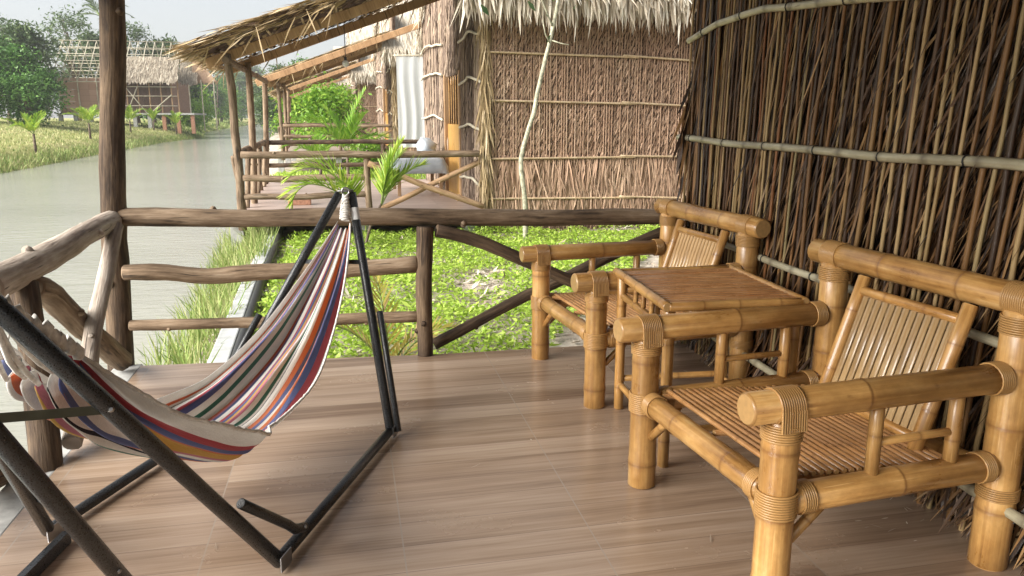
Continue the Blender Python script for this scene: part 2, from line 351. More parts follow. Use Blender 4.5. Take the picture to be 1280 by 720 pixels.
class MB:
    def __init__(s):
        s.v = []; s.f = []; s.uv = []; s.ring = []; s.cap = []; s.sm = []
    def _add(s, co, ring=0.0, cap=0.0):
        s.v.append(co); s.ring.append(ring); s.cap.append(cap)
        return len(s.v) - 1
    def _face(s, idx, uv, smooth=True):
        s.f.append(idx); s.uv.extend(uv); s.sm.append(smooth)
    def tube(s, pts, rad, n=10, ring=None, caps=True, round_end=True, flat=(1, 1), jit=0.0):
        pts = [Vector(p) for p in pts]
        if not hasattr(rad, '__len__'):
            rad = [rad] * len(pts)
        ring = ring or [0] * len(pts)
        tang = []
        for i in range(len(pts)):
            a = pts[max(0, i - 1)]; b_ = pts[min(len(pts) - 1, i + 1)]
            tang.append((b_ - a).normalized())
        nrm = AWAY - tang[0] * AWAY.dot(tang[0])
        if nrm.length < 0.05:
            nrm = tang[0].orthogonal()
        nrm.normalize()
        rows = []; vv = 0.0; vs = []
        for i, p in enumerate(pts):
            t = tang[i]
            nrm = nrm - t * nrm.dot(t)
            nrm.normalize()
            bi = t.cross(nrm)
            if i:
                vv += (p - pts[i - 1]).length
            vs.append(vv)
            row = []
            for k in range(n):
                a = 2 * math.pi * k / n
                rr = rad[i] * (1 + (jit * mnoise.noise(Vector((math.cos(a) * 1.3 + vv * 5, math.sin(a) * 1.3, vv * 4 + p.x * 3))) if jit else 0))
                row.append(s._add(p + nrm * (math.cos(a) * rr * flat[0]) + bi * (math.sin(a) * rr * flat[1]), ring[i]))
            rows.append(row)
        circ = 2 * math.pi * (sum(rad) / len(rad))
        for i in range(len(pts) - 1):
            for k in range(n):
                k2 = (k + 1) % n
                u0 = circ * k / n; u1 = circ * (k + 1) / n
                s._face((rows[i][k], rows[i][k2], rows[i + 1][k2], rows[i + 1][k]),
                        ((u0, vs[i]), (u1, vs[i]), (u1, vs[i + 1]), (u0, vs[i + 1])))
        if caps:
            for end, i, sg in ((0, 0, -1), (1, len(pts) - 1, 1)):
                row = []
                for k in range(n):
                    co = s.v[rows[i][k]]
                    c = pts[i]
                    q = c + (co - c) * (0.86 if round_end else 1.0) + tang[i] * sg * (rad[i] * 0.12 if round_end else 0.0)
                    row.append(s._add(q, 0, 0.5 if round_end else 1.0))
                if round_end:
                    for k in range(n):
                        k2 = (k + 1) % n
                        q = (rows[i][k], rows[i][k2], row[k2], row[k])
                        if sg < 0:
                            q = q[::-1]
                        s._face(q, ((0, 0),) * 4)
                row2 = [s._add(Vector(s.v[j]), 0, 1.0) for j in row]
                s._face(tuple(row2[::-1] if sg < 0 else row2), ((0, 0),) * n, False)
        return s
    def bamboo(s, p0, p1, r, nodes=None, n=14, bend=0.0, r1=None, seed=0, bdir=None, first=None):
        """a bamboo culm with swollen node rings"""
        p0 = Vector(p0); p1 = Vector(p1); L = (p1 - p0).length
        d = (p1 - p0) / L
        rd = random.Random(seed * 7 + int(L * 1000))
        if nodes is None:
            sp = max(0.16, r * 5.5)
            nodes = []; c = first if first is not None else sp * rd.uniform(0.35, 0.9)
            while c < L - 0.02:
                nodes.append(c); c += sp * rd.uniform(0.85, 1.15)
        ts = [(0, 1, 0), (L, 1, 0)]
        h = max(0.006, r * 0.17)
        for c in nodes:
            for dx, m_, g in ((-3.0 * h, 1.0, 0), (-1.0 * h, 1.035, .25), (-.25 * h, 1.05, .8), (.2 * h, 1.02, 1), (.8 * h, 1.045, .45), (2.4 * h, 1.0, 0.05)):
                if 0.002 < c + dx < L - 0.002:
                    ts.append((c + dx, m_, g))
        nb = 6 if bend else 0
        for i in range(1, nb):
            ts.append((L * i / nb, 1, 0))
        ts.sort()
        side = bdir if bdir is not None else d.orthogonal().normalized()
        side = Vector(side)
        pts = []; rad = []; ring = []
        for t, m_, g in ts:
            f = t / L
            pts.append(p0 + d * t + side * (bend * 4 * f * (1 - f)))
            rad.append((r + ((r1 if r1 else r) - r) * f) * m_); ring.append(g)
        s.tube(pts, rad, n, ring)
        return s
    def log(s, pts, r, r1=None, n=12, seg=16, wob=0.012, seed=0, knots=2, jit=0.10):
        """a rough round log through control points"""
        pts = [Vector(p) for p in pts]
        cum = [0]
        for a, b_ in zip(pts, pts[1:]):
            cum.append(cum[-1] + (b_ - a).length)
        L = cum[-1]; out = []; rad = []
        rd = random.Random(seed)
        def at(t):
            for i in range(len(pts) - 1):
                if t <= cum[i + 1] + 1e-9:
                    f = (t - cum[i]) / (cum[i + 1] - cum[i])
                    P = [pts[max(0, i - 1)], pts[i], pts[i + 1], pts[min(len(pts) - 1, i + 2)]]
                    f2 = f * f; f3 = f2 * f
                    return 0.5 * ((2 * P[1]) + (P[2] - P[0]) * f + (2 * P[0] - 5 * P[1] + 4 * P[2] - P[3]) * f2 + (3 * P[1] - P[0] - 3 * P[2] + P[3]) * f3)
            return pts[-1]
        for i in range(seg + 1):
            t = L * i / seg
            p = at(t)
            o = Vector((seed * 3.1, seed * 1.7, t * 1.8))
            w = wob * math.sin(math.pi * min(1, max(0, i / seg)))
            p = p + Vector((mnoise.noise(o), mnoise.noise(o + Vector((9, 0, 0))), mnoise.noise(o + Vector((0, 9, 0))))) * w * 2
            out.append(p)
            rr = r + ((r1 or r) - r) * i / seg
            rad.append(rr * (1 + 0.07 * mnoise.noise(Vector((t * 5, seed * 2.3, 0)))))
        s.tube(out, rad, n, jit=jit)
        for k in range(knots):
            i = rd.randint(2, seg - 2)
            a = rd.uniform(0, 6.28)
            t = (out[i + 1] - out[i - 1]).normalized()
            o = t.orthogonal().normalized()
            o = Matrix.Rotation(a, 3, t) @ o
            c = out[i] + o * rad[i] * 0.8
            s.tube([c, c + o * rad[i] * 0.32 + t * rad[i] * 0.1, c + o * rad[i] * 0.42 + t * rad[i] * 0.15], [rad[i] * 0.42, rad[i] * 0.32, rad[i] * 0.2], 7)
        return s
    def coil(s, c, axis, r, wire=0.0035, turns=6, n=5, seg=18):
        c = Vector(c); ax = Vector(axis).normalized()
        u = ax.orthogonal().normalized(); w = ax.cross(u)
        pts = []
        tot = int(turns * seg)
        for i in range(tot + 1):
            a = 2 * math.pi * i / seg
            pts.append(c + (u * math.cos(a) + w * math.sin(a)) * (r + wire * 0.55) + ax * ((i / tot - .5) * turns * wire * 2.0))
        s.tube(pts, wire, n)
        return s
    def box(s, lo, hi, smooth=False):
        x0, y0, z0 = lo; x1, y1, z1 = hi
        i = [s._add(Vector(p)) for p in ((x0, y0, z0), (x1, y0, z0), (x1, y1, z0), (x0, y1, z0), (x0, y0, z1), (x1, y0, z1), (x1, y1, z1), (x0, y1, z1))]
        for q, (a, b_) in (((0, 3, 2, 1), (0, 1)), ((4, 5, 6, 7), (0, 1)), ((0, 1, 5, 4), (0, 2)), ((1, 2, 6, 5), (1, 2)), ((2, 3, 7, 6), (0, 2)), ((3, 0, 4, 7), (1, 2))):
            s._face(tuple(i[k] for k in q), tuple((s.v[i[k]][a], s.v[i[k]][b_]) for k in q), smooth)
        return s
    def obox(s, c, ex, ey, ez):
        """box from centre and three half-axis vectors"""
        c = Vector(c); ex = Vector(ex); ey = Vector(ey); ez = Vector(ez)
        i = [s._add(c + ex * a + ey * b_ + ez * d) for a, b_, d in ((-1, -1, -1), (1, -1, -1), (1, 1, -1), (-1, 1, -1), (-1, -1, 1), (1, -1, 1), (1, 1, 1), (-1, 1, 1))]
        L = (ex.length * 2, ey.length * 2, ez.length * 2)
        uvq = ((0, 0), (L[0], 0), (L[0], L[1]), (0, L[1]))
        for q in ((0, 3, 2, 1), (4, 5, 6, 7), (0, 1, 5, 4), (1, 2, 6, 5), (2, 3, 7, 6), (3, 0, 4, 7)):
            s._face(tuple(i[k] for k in q), uvq, False)
        return s
    def sphere(s, c, r, n=10, m_=7, sq=(1, 1, 1)):
        c = Vector(c); rows = []
        for j in range(m_ + 1):
            th = math.pi * j / m_
            rows.append([s._add(c + Vector((math.sin(th) * math.cos(2 * math.pi * k / n) * r * sq[0], math.sin(th) * math.sin(2 * math.pi * k / n) * r * sq[1], math.cos(th) * r * sq[2]))) for k in range(n)])
        for j in range(m_):
            for k in range(n):
                k2 = (k + 1) % n
                s._face((rows[j][k], rows[j + 1][k], rows[j + 1][k2], rows[j][k2]), ((0, 0),) * 4)
        return s
    def grid(s, P, uv=None):
        """P: rows of points"""
        base = len(s.v)
        nr, nc = len(P), len(P[0])
        for r_ in P:
            for p in r_:
                s._add(Vector(p))
        for i in range(nr - 1):
            for j in range(nc - 1):
                q = (base + i * nc + j, base + i * nc + j + 1, base + (i + 1) * nc + j + 1, base + (i + 1) * nc + j)
                if uv:
                    u = (uv(i, j), uv(i, j + 1), uv(i + 1, j + 1), uv(i + 1, j))
                else:
                    u = tuple((s.v[k][0], s.v[k][1]) for k in q)
                s._face(q, u)
        return s
    def build(s, name, m, parent=None, world=False, bevel=0.0):
        off = parent.location if (parent is not None and world) else Vector((0, 0, 0))
        me = bpy.data.meshes.new(name)
        me.from_pydata([tuple(Vector(v) - off) for v in s.v], [], s.f)
        uvl = me.uv_layers.new(name='UVMap')
        uvl.data.foreach_set('uv', [c for p in s.uv for c in p])
        for an, dat in (('ring', s.ring), ('cap', s.cap)):
            if any(dat):
                a = me.attributes.new(an, 'FLOAT', 'POINT')
                a.data.foreach_set('value', dat)
        me.polygons.foreach_set('use_smooth', s.sm)
        me.materials.append(m if not isinstance(m, str) else M[m])
        me.update()
        o = bpy.data.objects.new(name, me)
        COL.objects.link(o)
        if parent is not None:
            o.parent = parent
        if bevel:
            md = o.modifiers.new('bevel', 'BEVEL'); md.width = bevel; md.segments = 2
        return o

class Soup:
    """many small blades (leaf, straw) gathered with numpy into one mesh"""
    def __init__(s):
        s.V = []; s.F = []; s.n = 0
    def add(s, V, F):
        s.V.append(V); s.F.append(F + s.n); s.n += len(V)
    def blades(s, B, D, S, L, W, curl=0.0, prof=(0.55, 1.0, 0.06), mid=0.5):
        B = np.asarray(B, float); D = np.asarray(D, float); S = np.asarray(S, float)
        n = len(B)
        D = D / np.linalg.norm(D, axis=1, keepdims=True)
        S = S - D * (S * D).sum(1, keepdims=True)
        S = S / (np.linalg.norm(S, axis=1, keepdims=True) + 1e-9)
        Nn = np.cross(D, S)
        L = np.broadcast_to(L, (n,)).reshape(n, 1); W = np.broadcast_to(W, (n,)).reshape(n, 1)
        curl = np.broadcast_to(curl, (n,)).reshape(n, 1)
        out = np.zeros((n, 6, 3))
        for i, (t, w) in enumerate(zip((0, mid, 1), prof)):
            c = B + D * L * t + Nn * curl * L * t * t
            out[:, 2 * i] = c - S * W * w * 0.5
            out[:, 2 * i + 1] = c + S * W * w * 0.5
        base = (np.arange(n) * 6)[:, None]
        F = np.concatenate([base + np.array([[0, 1, 3, 2]]), base + np.array([[2, 3, 5, 4]])], 0)
        s.add(out.reshape(-1, 3), F)
        return s
    def leaves(s, C, size, aspect=0.45, up=0.3):
        """randomly turned leaves at the points C"""
        n = len(C)
        D = rng.normal(size=(n, 3)); D[:, 2] = D[:, 2] * 0.6 - 0.25
        S = rng.normal(size=(n, 3)); S[:, 2] *= 0.45
        sz = size * rng.uniform(0.6, 1.3, n)
        return s.blades(C, D, S, sz, sz * aspect, rng.uniform(-.25, .25, n), (0.25, 1.0, 0.08))
    def build(s, name, m, parent=None, world=False):
        V = np.concatenate(s.V); F = np.concatenate(s.F)
        if parent is not None and world:
            V = V - np.array(parent.location)
        me = bpy.data.meshes.new(name)
        me.vertices.add(len(V)); me.vertices.foreach_set('co', V.ravel())
        me.loops.add(F.size); me.loops.foreach_set('vertex_index', F.ravel().astype(np.int32))
        me.polygons.add(len(F))
        me.polygons.foreach_set('loop_start', np.arange(0, F.size, 4, dtype=np.int32))
        me.polygons.foreach_set('loop_total', np.full(len(F), 4, dtype=np.int32))
        me.materials.append(M[m] if isinstance(m, str) else m)
        me.update(calc_edges=True)
        o = bpy.data.objects.new(name, me)
        COL.objects.link(o)
        if parent is not None:
            o.parent = parent
        return o

def tag(o, label, cat, group=None, kind=None):
    o['label'] = label; o['category'] = cat
    if group: o['group'] = group
    if kind: o['kind'] = kind
    return o

def thing(name, label, cat, loc=(0, 0, 0), rz=0.0, group=None):
    o = bpy.data.objects.new(name, None)
    o.empty_display_size = 0.1
    COL.objects.link(o)
    o.location = loc; o.rotation_euler = (0, 0, rz)
    return tag(o, label, cat, group)

def copy_tree(o, parent=None):
    c = o.copy(); COL.objects.link(c)
    if parent is not None: c.parent = parent
    for ch in list(o.children):
        copy_tree(ch, c)
    return c

def place_copy(root, loc, rz=0.0, sc=1.0, label=None):
    c = copy_tree(root)
    c.location = loc; c.rotation_euler = (0, 0, rz)
    c.scale = (sc,) * 3 if not hasattr(sc, '__len__') else sc
    if label: c['label'] = label
    return c

# ------------------------------------------------------------------ terrain, water, deck
def bank_x(y):
    return float(np.interp(y, [-60, 0, 31, 47, 68, 80, 90, 98, 118, 200, 350, 420], [-10, -10.5, -12.2, -13.3, -14.6, -14.3, -14.9, -16.6, -19.3, -24.5, -31, -31]))
def near_x(y):
    return float(np.interp(y, [-60, 4, 8, 13, 20, 40, 80, 350], [-1.5, -1.5, -1.62, -1.95, -2.3, -3.9, -7.5, -29.5]))
def ground_z(x, y):
    nx, bx = near_x(y), bank_x(y)
    if x > nx:
        d = x - nx
        z = min(-0.37, -0.70 + d * 0.62) + max(0, min(1, (y - 20) / 25)) * 0.25 * min(1, d / 2)
        z += 0.05 * mnoise.noise(Vector((x * 0.9, y * 0.9, 0))) * min(1, d * 1.5)
    elif x < bx:
        d = bx - x
        z = min(1.0, -0.72 + d * 0.5 if d < 1.6 else 0.08 + (d - 1.6) * 0.13)
        z += 0.10 * mnoise.noise(Vector((x * 0.5, y * 0.5, 3))) * min(1, d)
    else:
        e = min(nx - x, x - bx)
        z = -0.70 - min(1.2, e * 0.6)
    if y > 330:
        z = max(z, -0.7 + (y - 330) * 0.05) if y < 365 else 1.0
    return z
xs = sorted(set([-800, -400, -200, -120, -80, -60, -50, -42, -36] + [round(-34 + i * 0.6, 2) for i in range(41)] + [round(-9.4 + i * 0.55, 2) for i in range(13)] + [round(-2.3 + i * 0.13, 2) for i in range(46)] + [4.2, 5, 6, 8, 12, 20, 40, 80, 200, 400, 800]))
ys = sorted(set([-60, -30, -15, -6, 0, 3] + [round(4 + i * 0.16, 2) for i in range(56)] + [round(13 + i * 1.0, 2) for i in range(57)] + [73, 77, 82, 88, 95, 104, 115, 130, 150, 175, 200, 240, 280, 320, 340, 360, 400, 600, 1000]))
mb = MB()
mb.grid([[(x, y, ground_z(x, y)) for x in xs] for y in ys])
ground = mb.build('ground', 'earth')
tag(ground, 'pale earth of the garden and canal banks', 'ground', kind='structure')

mb = MB()
mb.grid([[(x, y, -0.60) for x in (-40, -20, -8, 0.5)] for y in (-60, 0, 30, 80, 200, 372)])
water = mb.build('water', 'water')
tag(water, 'milky grey green canal water beside the huts', 'water', kind='structure')

mb = MB()
fr = [(-1.22, 4.59), (0.5, 4.455), (2.30, 4.43)]
bk = [(-1.22, -3.2), (0.5, -3.2), (2.30, -3.2)]
n0 = len(mb.v)
top = [mb._add(Vector((x, y, 0))) for x, y in fr + bk]
bot = [mb._add(Vector((x, y, -0.10))) for x, y in fr + bk]
mb._face((top[3], top[4], top[1], top[0]), ((0, 0),) * 4, False)
mb._face((top[4], top[5], top[2], top[1]), ((0, 0),) * 4, False)
mb._face((top[0], top[1], bot[1], bot[0]), ((0, 0),) * 4, False)
mb._face((top[1], top[2], bot[2], bot[1]), ((0, 0),) * 4, False)
deck = mb.build('deck', 'deck')
tag(deck, 'glossy wood look tiled porch floor', 'floor', kind='structure')
mb = MB()
mb.box((-1.37, -3.2, -0.16), (-1.222, 4.64, -0.004))
mb.box((-1.36, 4.50, -0.16), (2.3, 4.56, -0.104))
for y in (-2.5, 0.2, 2.4, 4.1):
    mb.box((-1.3, y, -1.6), (-1.05, y + 0.25, -0.165))
    mb.box((1.0, y, -0.9), (1.25, y + 0.25, -0.165))
edge = mb.build('deck_edge', 'concrete', bevel=0.008)
tag(edge, 'grey concrete edge strip along the porch floor', 'edge', kind='structure')

# concrete kerb pipe between garden and canal bank
mb = MB()
kp = [(-0.94, 4.75), (-1.0, 6.2), (-1.08, 8.2), (-1.13, 10.4), (-1.2, 12.7), (-1.35, 16)]
for (x0, y0), (x1, y1) in zip(kp, kp[1:]):
    d = Vector((x1 - x0, y1 - y0, 0)); L = d.length; d.normalize(); sd = Vector((d.y, -d.x, 0))
    mb.obox(((x0 + x1) / 2, (y0 + y1) / 2, -0.385), sd * 0.075, d * (L / 2 - 0.004), (0, 0, 0.085))
k = mb.build('garden_kerb', 'kerb', bevel=0.012)
tag(k, 'pale concrete kerb strip between the green garden and the water', 'kerb')
mb = MB()
mb.tube([(x + 0.13, y, -0.30) for x, y in kp], 0.045, 10)
k = mb.build('drain_pipe', 'plastic_black')
tag(k, 'thin black plastic pipe lying along the garden kerb', 'pipe')

# ------------------------------------------------------------------ our own hut: the dark thatched wall and the porch roof above
hut = thing('thatched_hut', 'hut with the dark glossy palm stalk wall right behind the bamboo chairs', 'hut', (2.05, 4.4, 0), 0, 'thatched huts')
WX = 2.055
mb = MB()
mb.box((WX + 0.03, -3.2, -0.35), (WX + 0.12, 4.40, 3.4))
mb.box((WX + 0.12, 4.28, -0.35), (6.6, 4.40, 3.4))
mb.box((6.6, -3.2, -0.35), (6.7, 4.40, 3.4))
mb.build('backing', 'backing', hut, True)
so = Soup()
mbst = MB()
y = 4.45
rd = random.Random(3)
Bs, Ds, Ss, Ls, Ws, Cs = [], [], [], [], [], []
i = 0
while y > -1.2:
    lean = rd.gauss(0.07, 0.010) * min(1.0, (4.6 - y) * 0.8)
    r = rd.uniform(0.0068, 0.0108)
    xo = WX - 0.012 - rd.uniform(0.0, 0.018)
    yb = y + lean * 1.3; yt = y - lean * 1.2
    pts = []
    for k_ in range(9):
        f = k_ / 8
        pts.append((xo + rd.gauss(0, 0.003), yb + (yt - yb) * f + rd.gauss(0, 0.0035), -0.02 + f * 2.75))
    mbst.tube(pts, [r * (1.12 - 0.35 * q / 8) for q in range(9)], 6, caps=False, flat=(1.0, 1.0))
    # leaflets hanging from this stalk
    nb = 105
    f = np.sort(rng.uniform(0, 1, nb))
    z0 = 0.04 + f * 2.75
    yy = yb + (yt - yb) * f
    slant = np.clip(rng.normal(0.33, 0.13, nb), 0.0, 0.7) * min(1.15, 0.3 + (4.5 - y) * 0.36)
    flip = np.where(rng.uniform(size=nb) < 0.06, -0.4, 1.0)
    Bs.append(np.stack([WX + 0.002 + rng.uniform(-0.014, 0.02, nb), yy, z0], 1))
    Ds.append(np.stack([rng.normal(0.0, 0.05, nb), np.sin(slant) * flip, -np.cos(slant)], 1))
    tw = rng.normal(0, 0.55, nb)
    Ss.append(np.stack([np.sin(tw), np.cos(tw), 0 * tw + 0.2], 1))
    Ls.append(rng.uniform(0.22, 0.55, nb)); Ws.append(rng.uniform(0.004, 0.0115, nb)); Cs.append(rng.normal(0.0, 0.06, nb))
    y -= rd.uniform(0.024, 0.046) * (1.0 + 0.40 * min(1.0, max(0.0, (4.2 - y) / 1.8)))
    i += 1
B = np.concatenate(Bs); D = np.concatenate(Ds); S = np.concatenate(Ss)
L = np.concatenate(Ls); L = np.minimum(L, B[:, 2] / np.maximum(0.2, -D[:, 2]) + 0.02)
so.blades(B, D, S, L, np.concatenate(Ws), np.concatenate(Cs), (0.7, 1.0, 0.08))
# frayed hem at the floor
n = 2200
yy = rng.uniform(-1.2, 4.42, n)
z0 = rng.uniform(0.03, 0.34, n)
D = np.stack([rng.uniform(-0.55, 0.05, n), rng.normal(0.25, 0.25, n), -np.ones(n)], 1)
Dn = D / np.linalg.norm(D, axis=1, keepdims=True)
Lf = np.minimum(rng.uniform(0.1, 0.32, n), (z0 - 0.008) / -Dn[:, 2])
so.blades(np.stack([np.full(n, WX - 0.01), yy, z0], 1), D, np.stack([rng.normal(0, .4, n), np.ones(n), 0 * yy], 1), Lf, rng.uniform(0.006, 0.016, n), rng.normal(0, 0.08, n), (0.7, 1, 0.1))
# ragged corner at the far end of the wall
n = 260
zz = rng.uniform(0.05, 2.7, n)
D = np.stack([rng.normal(-0.03, 0.06, n), rng.uniform(-0.05, 0.15, n), -np.ones(n)], 1)
so.blades(np.stack([WX - rng.uniform(-0.16, -0.02, n), np.full(n, 4.43) + rng.uniform(-.03, .02, n), zz], 1), D, np.stack([np.ones(n), rng.normal(0, .6, n), 0 * zz], 1), np.minimum(rng.uniform(0.2, 0.5, n), zz), rng.uniform(0.012, 0.028, n), rng.normal(0.05, 0.15, n))
n = 34   # the tuft sticking out at chest height
zz = rng.normal(1.42, 0.10, n)
D = np.stack([rng.uniform(-0.30, -0.05, n), rng.normal(0.1, 0.1, n), -np.ones(n)], 1)
so.blades(np.stack([WX - rng.uniform(0, 0.05, n), np.full(n, 4.43), zz], 1), D, np.stack([np.ones(n), rng.normal(0, .6, n), 0 * zz], 1), rng.uniform(0.2, 0.42, n), rng.uniform(0.012, 0.03, n), rng.normal(0.05, 0.12, n))
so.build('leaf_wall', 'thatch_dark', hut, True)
mbst.build('stalk_screen', 'stalk', hut, True)

BX = WX - 0.040
def batten(pts, r, seed, label=None):
    mb = MB()
    P = [Vector(p) for p in pts]
    # follow the control points with node rings every ~22 cm
    out, rad, ring = [], [], []
    rd = random.Random(seed)
    for a, b_ in zip(P, P[1:]):
        L = (b_ - a).length
        k = max(3, int(L / 0.03))
        for q in range(k):
            out.append(a.lerp(b_, q / k))
    out.append(P[-1])
    acc = 0; nxt = 0.15
    prev = out[0]
    for q in out:
        acc += (q - prev).length; prev = q
        g = 0
        if acc > nxt:
            g = 1; nxt = acc + rd.uniform(0.16, 0.26)
        rad.append(r * (1.13 if g else 1.0)); ring.append(g)
    out = [q + Vector((0, 0, 0.010 * mnoise.noise(Vector((seed, q.y * 1.7, 0))))) for q in out]
    mb.tube(out, rad, 8, ring)
    o = mb.build('bamboo_batten', 'bamboo_grey', hut, True)
    # wire ties
    for q in range(6, len(out) - 3, 14):
        mt = MB()
        d = (out[q + 1] - out[q]).normalized()
        mt.coil(out[q] - hut.location, d, r * 1.08, 0.0018, 2, 4, 10)
        mt.build('wire_tie', 'plastic_black', o)
    return o
batten([(BX, 4.45, 1.845), (BX, 4.1, 1.90), (BX, 3.6, 1.915), (BX, 3.1, 1.88), (BX, 2.5, 1.83), (BX, 1.6, 1.80), (BX, -1.2, 1.80)], 0.018, 11)
batten([(BX, 4.53, 1.277), (BX, 3.9, 1.268), (BX, 3.2, 1.258), (BX, 2.4, 1.257), (BX, 1.6, 1.25), (BX, -1.2, 1.27)], 0.0185, 12)
batten([(BX, 4.48, 0.71), (BX, 3.5, 0.712), (BX, 2.6, 0.70), (BX, 1.5, 0.69), (BX, -1.2, 0.70)], 0.0175, 13)
batten([(BX - 0.06, 4.4, 0.215), (BX - 0.06, 3.2, 0.20), (BX - 0.06, 2.1, 0.205), (BX - 0.06, -1.2, 0.21)], 0.018, 14)

def roof_under_z(x):
    return 2.27 + 0.36 * (x + 1.7)
def porch_roof(parent, y0, y1, x0=-2.02, x1=2.05, strands=18):
    """leaf-shingle porch roof sloping down to the canal; local coordinates of the hut"""
    mb = MB()
    mb.obox(((x0 + x1) / 2, (y0 + y1) / 2, roof_under_z((x0 + x1) / 2) + 0.13),
            Vector((1, 0, 0.36)) * ((x1 - x0) / 2 - 0.06), (0, (y1 - y0) / 2 - 0.08, 0), (0, 0, 0.035))
    ro = mb.build('porch_roof', 'backing_brown', parent)
    so = Soup()
    # underside: leaf shingles folded over battens, laid like bricks
    px_, py_ = 0.082, 0.33
    nx_ = int((x1 - x0) / px_); ny_ = int((y1 - y0) / py_) + 2
    gx, gy = np.meshgrid(np.arange(nx_), np.arange(ny_))
    gx = gx.ravel(); gy = gy.ravel(); n = len(gx)
    xx = x0 + 0.05 + gx * px_ + rng.normal(0, .010, n)
    yy = np.clip(y0 - 0.2 + gy * py_ + (gx % 2) * py_ * 0.5 + rng.normal(0, .04, n), y0, y1 - .36)
    D = np.stack([rng.normal(-0.05, 0.07, n), np.ones(n), rng.normal(0.10, 0.05, n)], 1)
    so.blades(np.stack([xx, yy, roof_under_z(xx) + 0.035 + rng.uniform(-0.015, 0.015, n)], 1), D,
              np.stack([np.ones(n), 0 * yy, np.full(n, 0.36) + rng.normal(0.22, .25, n)], 1), rng.uniform(0.24, 0.31, n), rng.uniform(0.050, 0.074, n), rng.normal(0.0, 0.04, n), (0.9, 1.0, 0.6))
    # top side: straw laid down the slope
    n = int((x1 - x0) * (y1 - y0) * 170)
    xx = rng.uniform(x0 + 0.1, x1, n); yy = rng.uniform(y0, y1, n)
    so.blades(np.stack([xx, yy, roof_under_z(xx) + 0.17 + rng.uniform(0, .05, n)], 1), np.stack([-np.ones(n), rng.normal(0, .2, n), np.full(n, -0.37)], 1),
              np.stack([0 * xx, np.ones(n), rng.normal(0, .3, n)], 1), rng.uniform(0.3, 0.6, n), rng.uniform(0.02, 0.05, n), rng.normal(-0.03, 0.05, n))
    so.build('leaf_shingle', 'roof_leaf', ro)
    so = Soup()
    # shaggy verges and eave
    for ye, sg in ((y0, -1), (y1, 1)):
        n = 520
        xx = rng.uniform(x0, x1, n)
        D = np.stack([-np.ones(n), sg * np.abs(rng.normal(0.18, 0.22, n)), -0.36 - np.abs(rng.normal(0.05, 0.10, n))], 1)
        so.blades(np.stack([xx, np.full(n, ye) - sg * rng.uniform(0, .1, n), roof_under_z(xx) + rng.uniform(0.02, 0.21, n)], 1), D,
                  np.stack([rng.normal(0, .3, n), np.ones(n), rng.normal(0, .6, n)], 1), rng.uniform(0.12, 0.40, n), rng.uniform(0.015, 0.04, n), rng.normal(0, 0.10, n))
        n = strands
        xx = rng.uniform(x0, x1, n)
        D = np.stack([rng.normal(-0.5, .4, n), sg * rng.uniform(0.0, 0.4, n), -np.ones(n)], 1)
        so.blades(np.stack([xx, np.full(n, ye), roof_under_z(xx) + rng.uniform(0.0, 0.12, n)], 1), D, np.stack([np.ones(n), 0 * xx, 0 * xx], 1), rng.uniform(0.3, 0.6, n), 0.018, rng.normal(0, .35, n))
    n = int((y1 - y0) * 130)
    yy = rng.uniform(y0, y1, n)
    so.blades(np.stack([np.full(n, x0) + rng.uniform(0, .2, n), yy, roof_under_z(x0) + rng.uniform(0.03, 0.2, n)], 1),
              np.stack([-np.ones(n), rng.normal(0, .35, n), -0.4 - np.abs(rng.normal(0, .25, n))], 1), np.stack([0 * yy, np.ones(n), rng.normal(0, .4, n)], 1), rng.uniform(0.10, 0.26, n), rng.uniform(0.02, 0.05, n), rng.normal(-0.1, 0.1, n))
    so.build('shaggy_edge', 'roof_leaf', ro)
    return ro
# own porch roof (above the frame; it shades the floor)
def shift_children(o, v):
    for ch in o.children:
        if ch.type == 'MESH':
            ch.data.transform(Matrix.Translation(v))
        shift_children(ch, v)
pr = porch_roof(hut, -3.3, 4.75, -1.75, strands=1)
pr.data.transform(Matrix.Translation(-hut.location)); shift_children(pr, -hut.location)
mb = MB()
mb.box((1.9, -3.3, 3.45), (6.8, 4.5, 3.7))
mb.build('roof_cover', 'straw', hut, True)

# ------------------------------------------------------------------ the log railing of our porch
rail = thing('log_railing', 'rough log railing around the near tiled porch behind the hammock', 'railing', (-1.3, 4.6, 0), 0, 'log railings')
def logpart(name, pts, r, m, r1=None, seed=0, **kw):
    mb = MB()
    mb.log(pts, r, r1, seed=seed, **kw)
    return mb.build(name, m, rail, True)
logpart('post', [(-1.355, 4.64, -0.35), (-1.325, 4.65, 0.35), (-1.30, 4.65, 0.75), (-1.262, 4.66, 1.2), (-1.19, 4.66, 1.95), (-1.15, 4.66, 2.62)], 0.070, 'log_dark', 0.062, 1, seg=22, wob=0.010, knots=3)
logpart('post', [(-1.265, 3.24, -0.1), (-1.30, 3.36, 0.40), (-1.335, 3.45, 0.73)], 0.062, 'log_dark', 0.055, 2)
logpart('post', [(0.405, 4.455, -0.02), (0.412, 4.47, 0.4), (0.43, 4.52, 0.765)], 0.047, 'log_dark', 0.052, 3, wob=0.006)
logpart('post', [(-1.30, 1.6, -0.1), (-1.31, 1.6, 0.74)], 0.06, 'log_dark', 0.055, 25)
logpart('top_rail', [(-1.262, 4.64, 0.857), (-0.3, 4.60, 0.832), (0.7, 4.58, 0.815), (1.3, 4.57, 0.797), (2.03, 4.55, 0.785)], 0.054, 'log', 0.050, 4, seg=24, wob=0.008, knots=4)
logpart('middle_rail', [(-1.262, 4.62, 0.545), (-1.05, 4.61, 0.540), (-0.8, 4.60, 0.507), (-0.45, 4.58, 0.530), (-0.1, 4.56, 0.525), (0.372, 4.50, 0.55)], 0.046, 'log', 0.052, 5, seg=22, wob=0.006, knots=3)
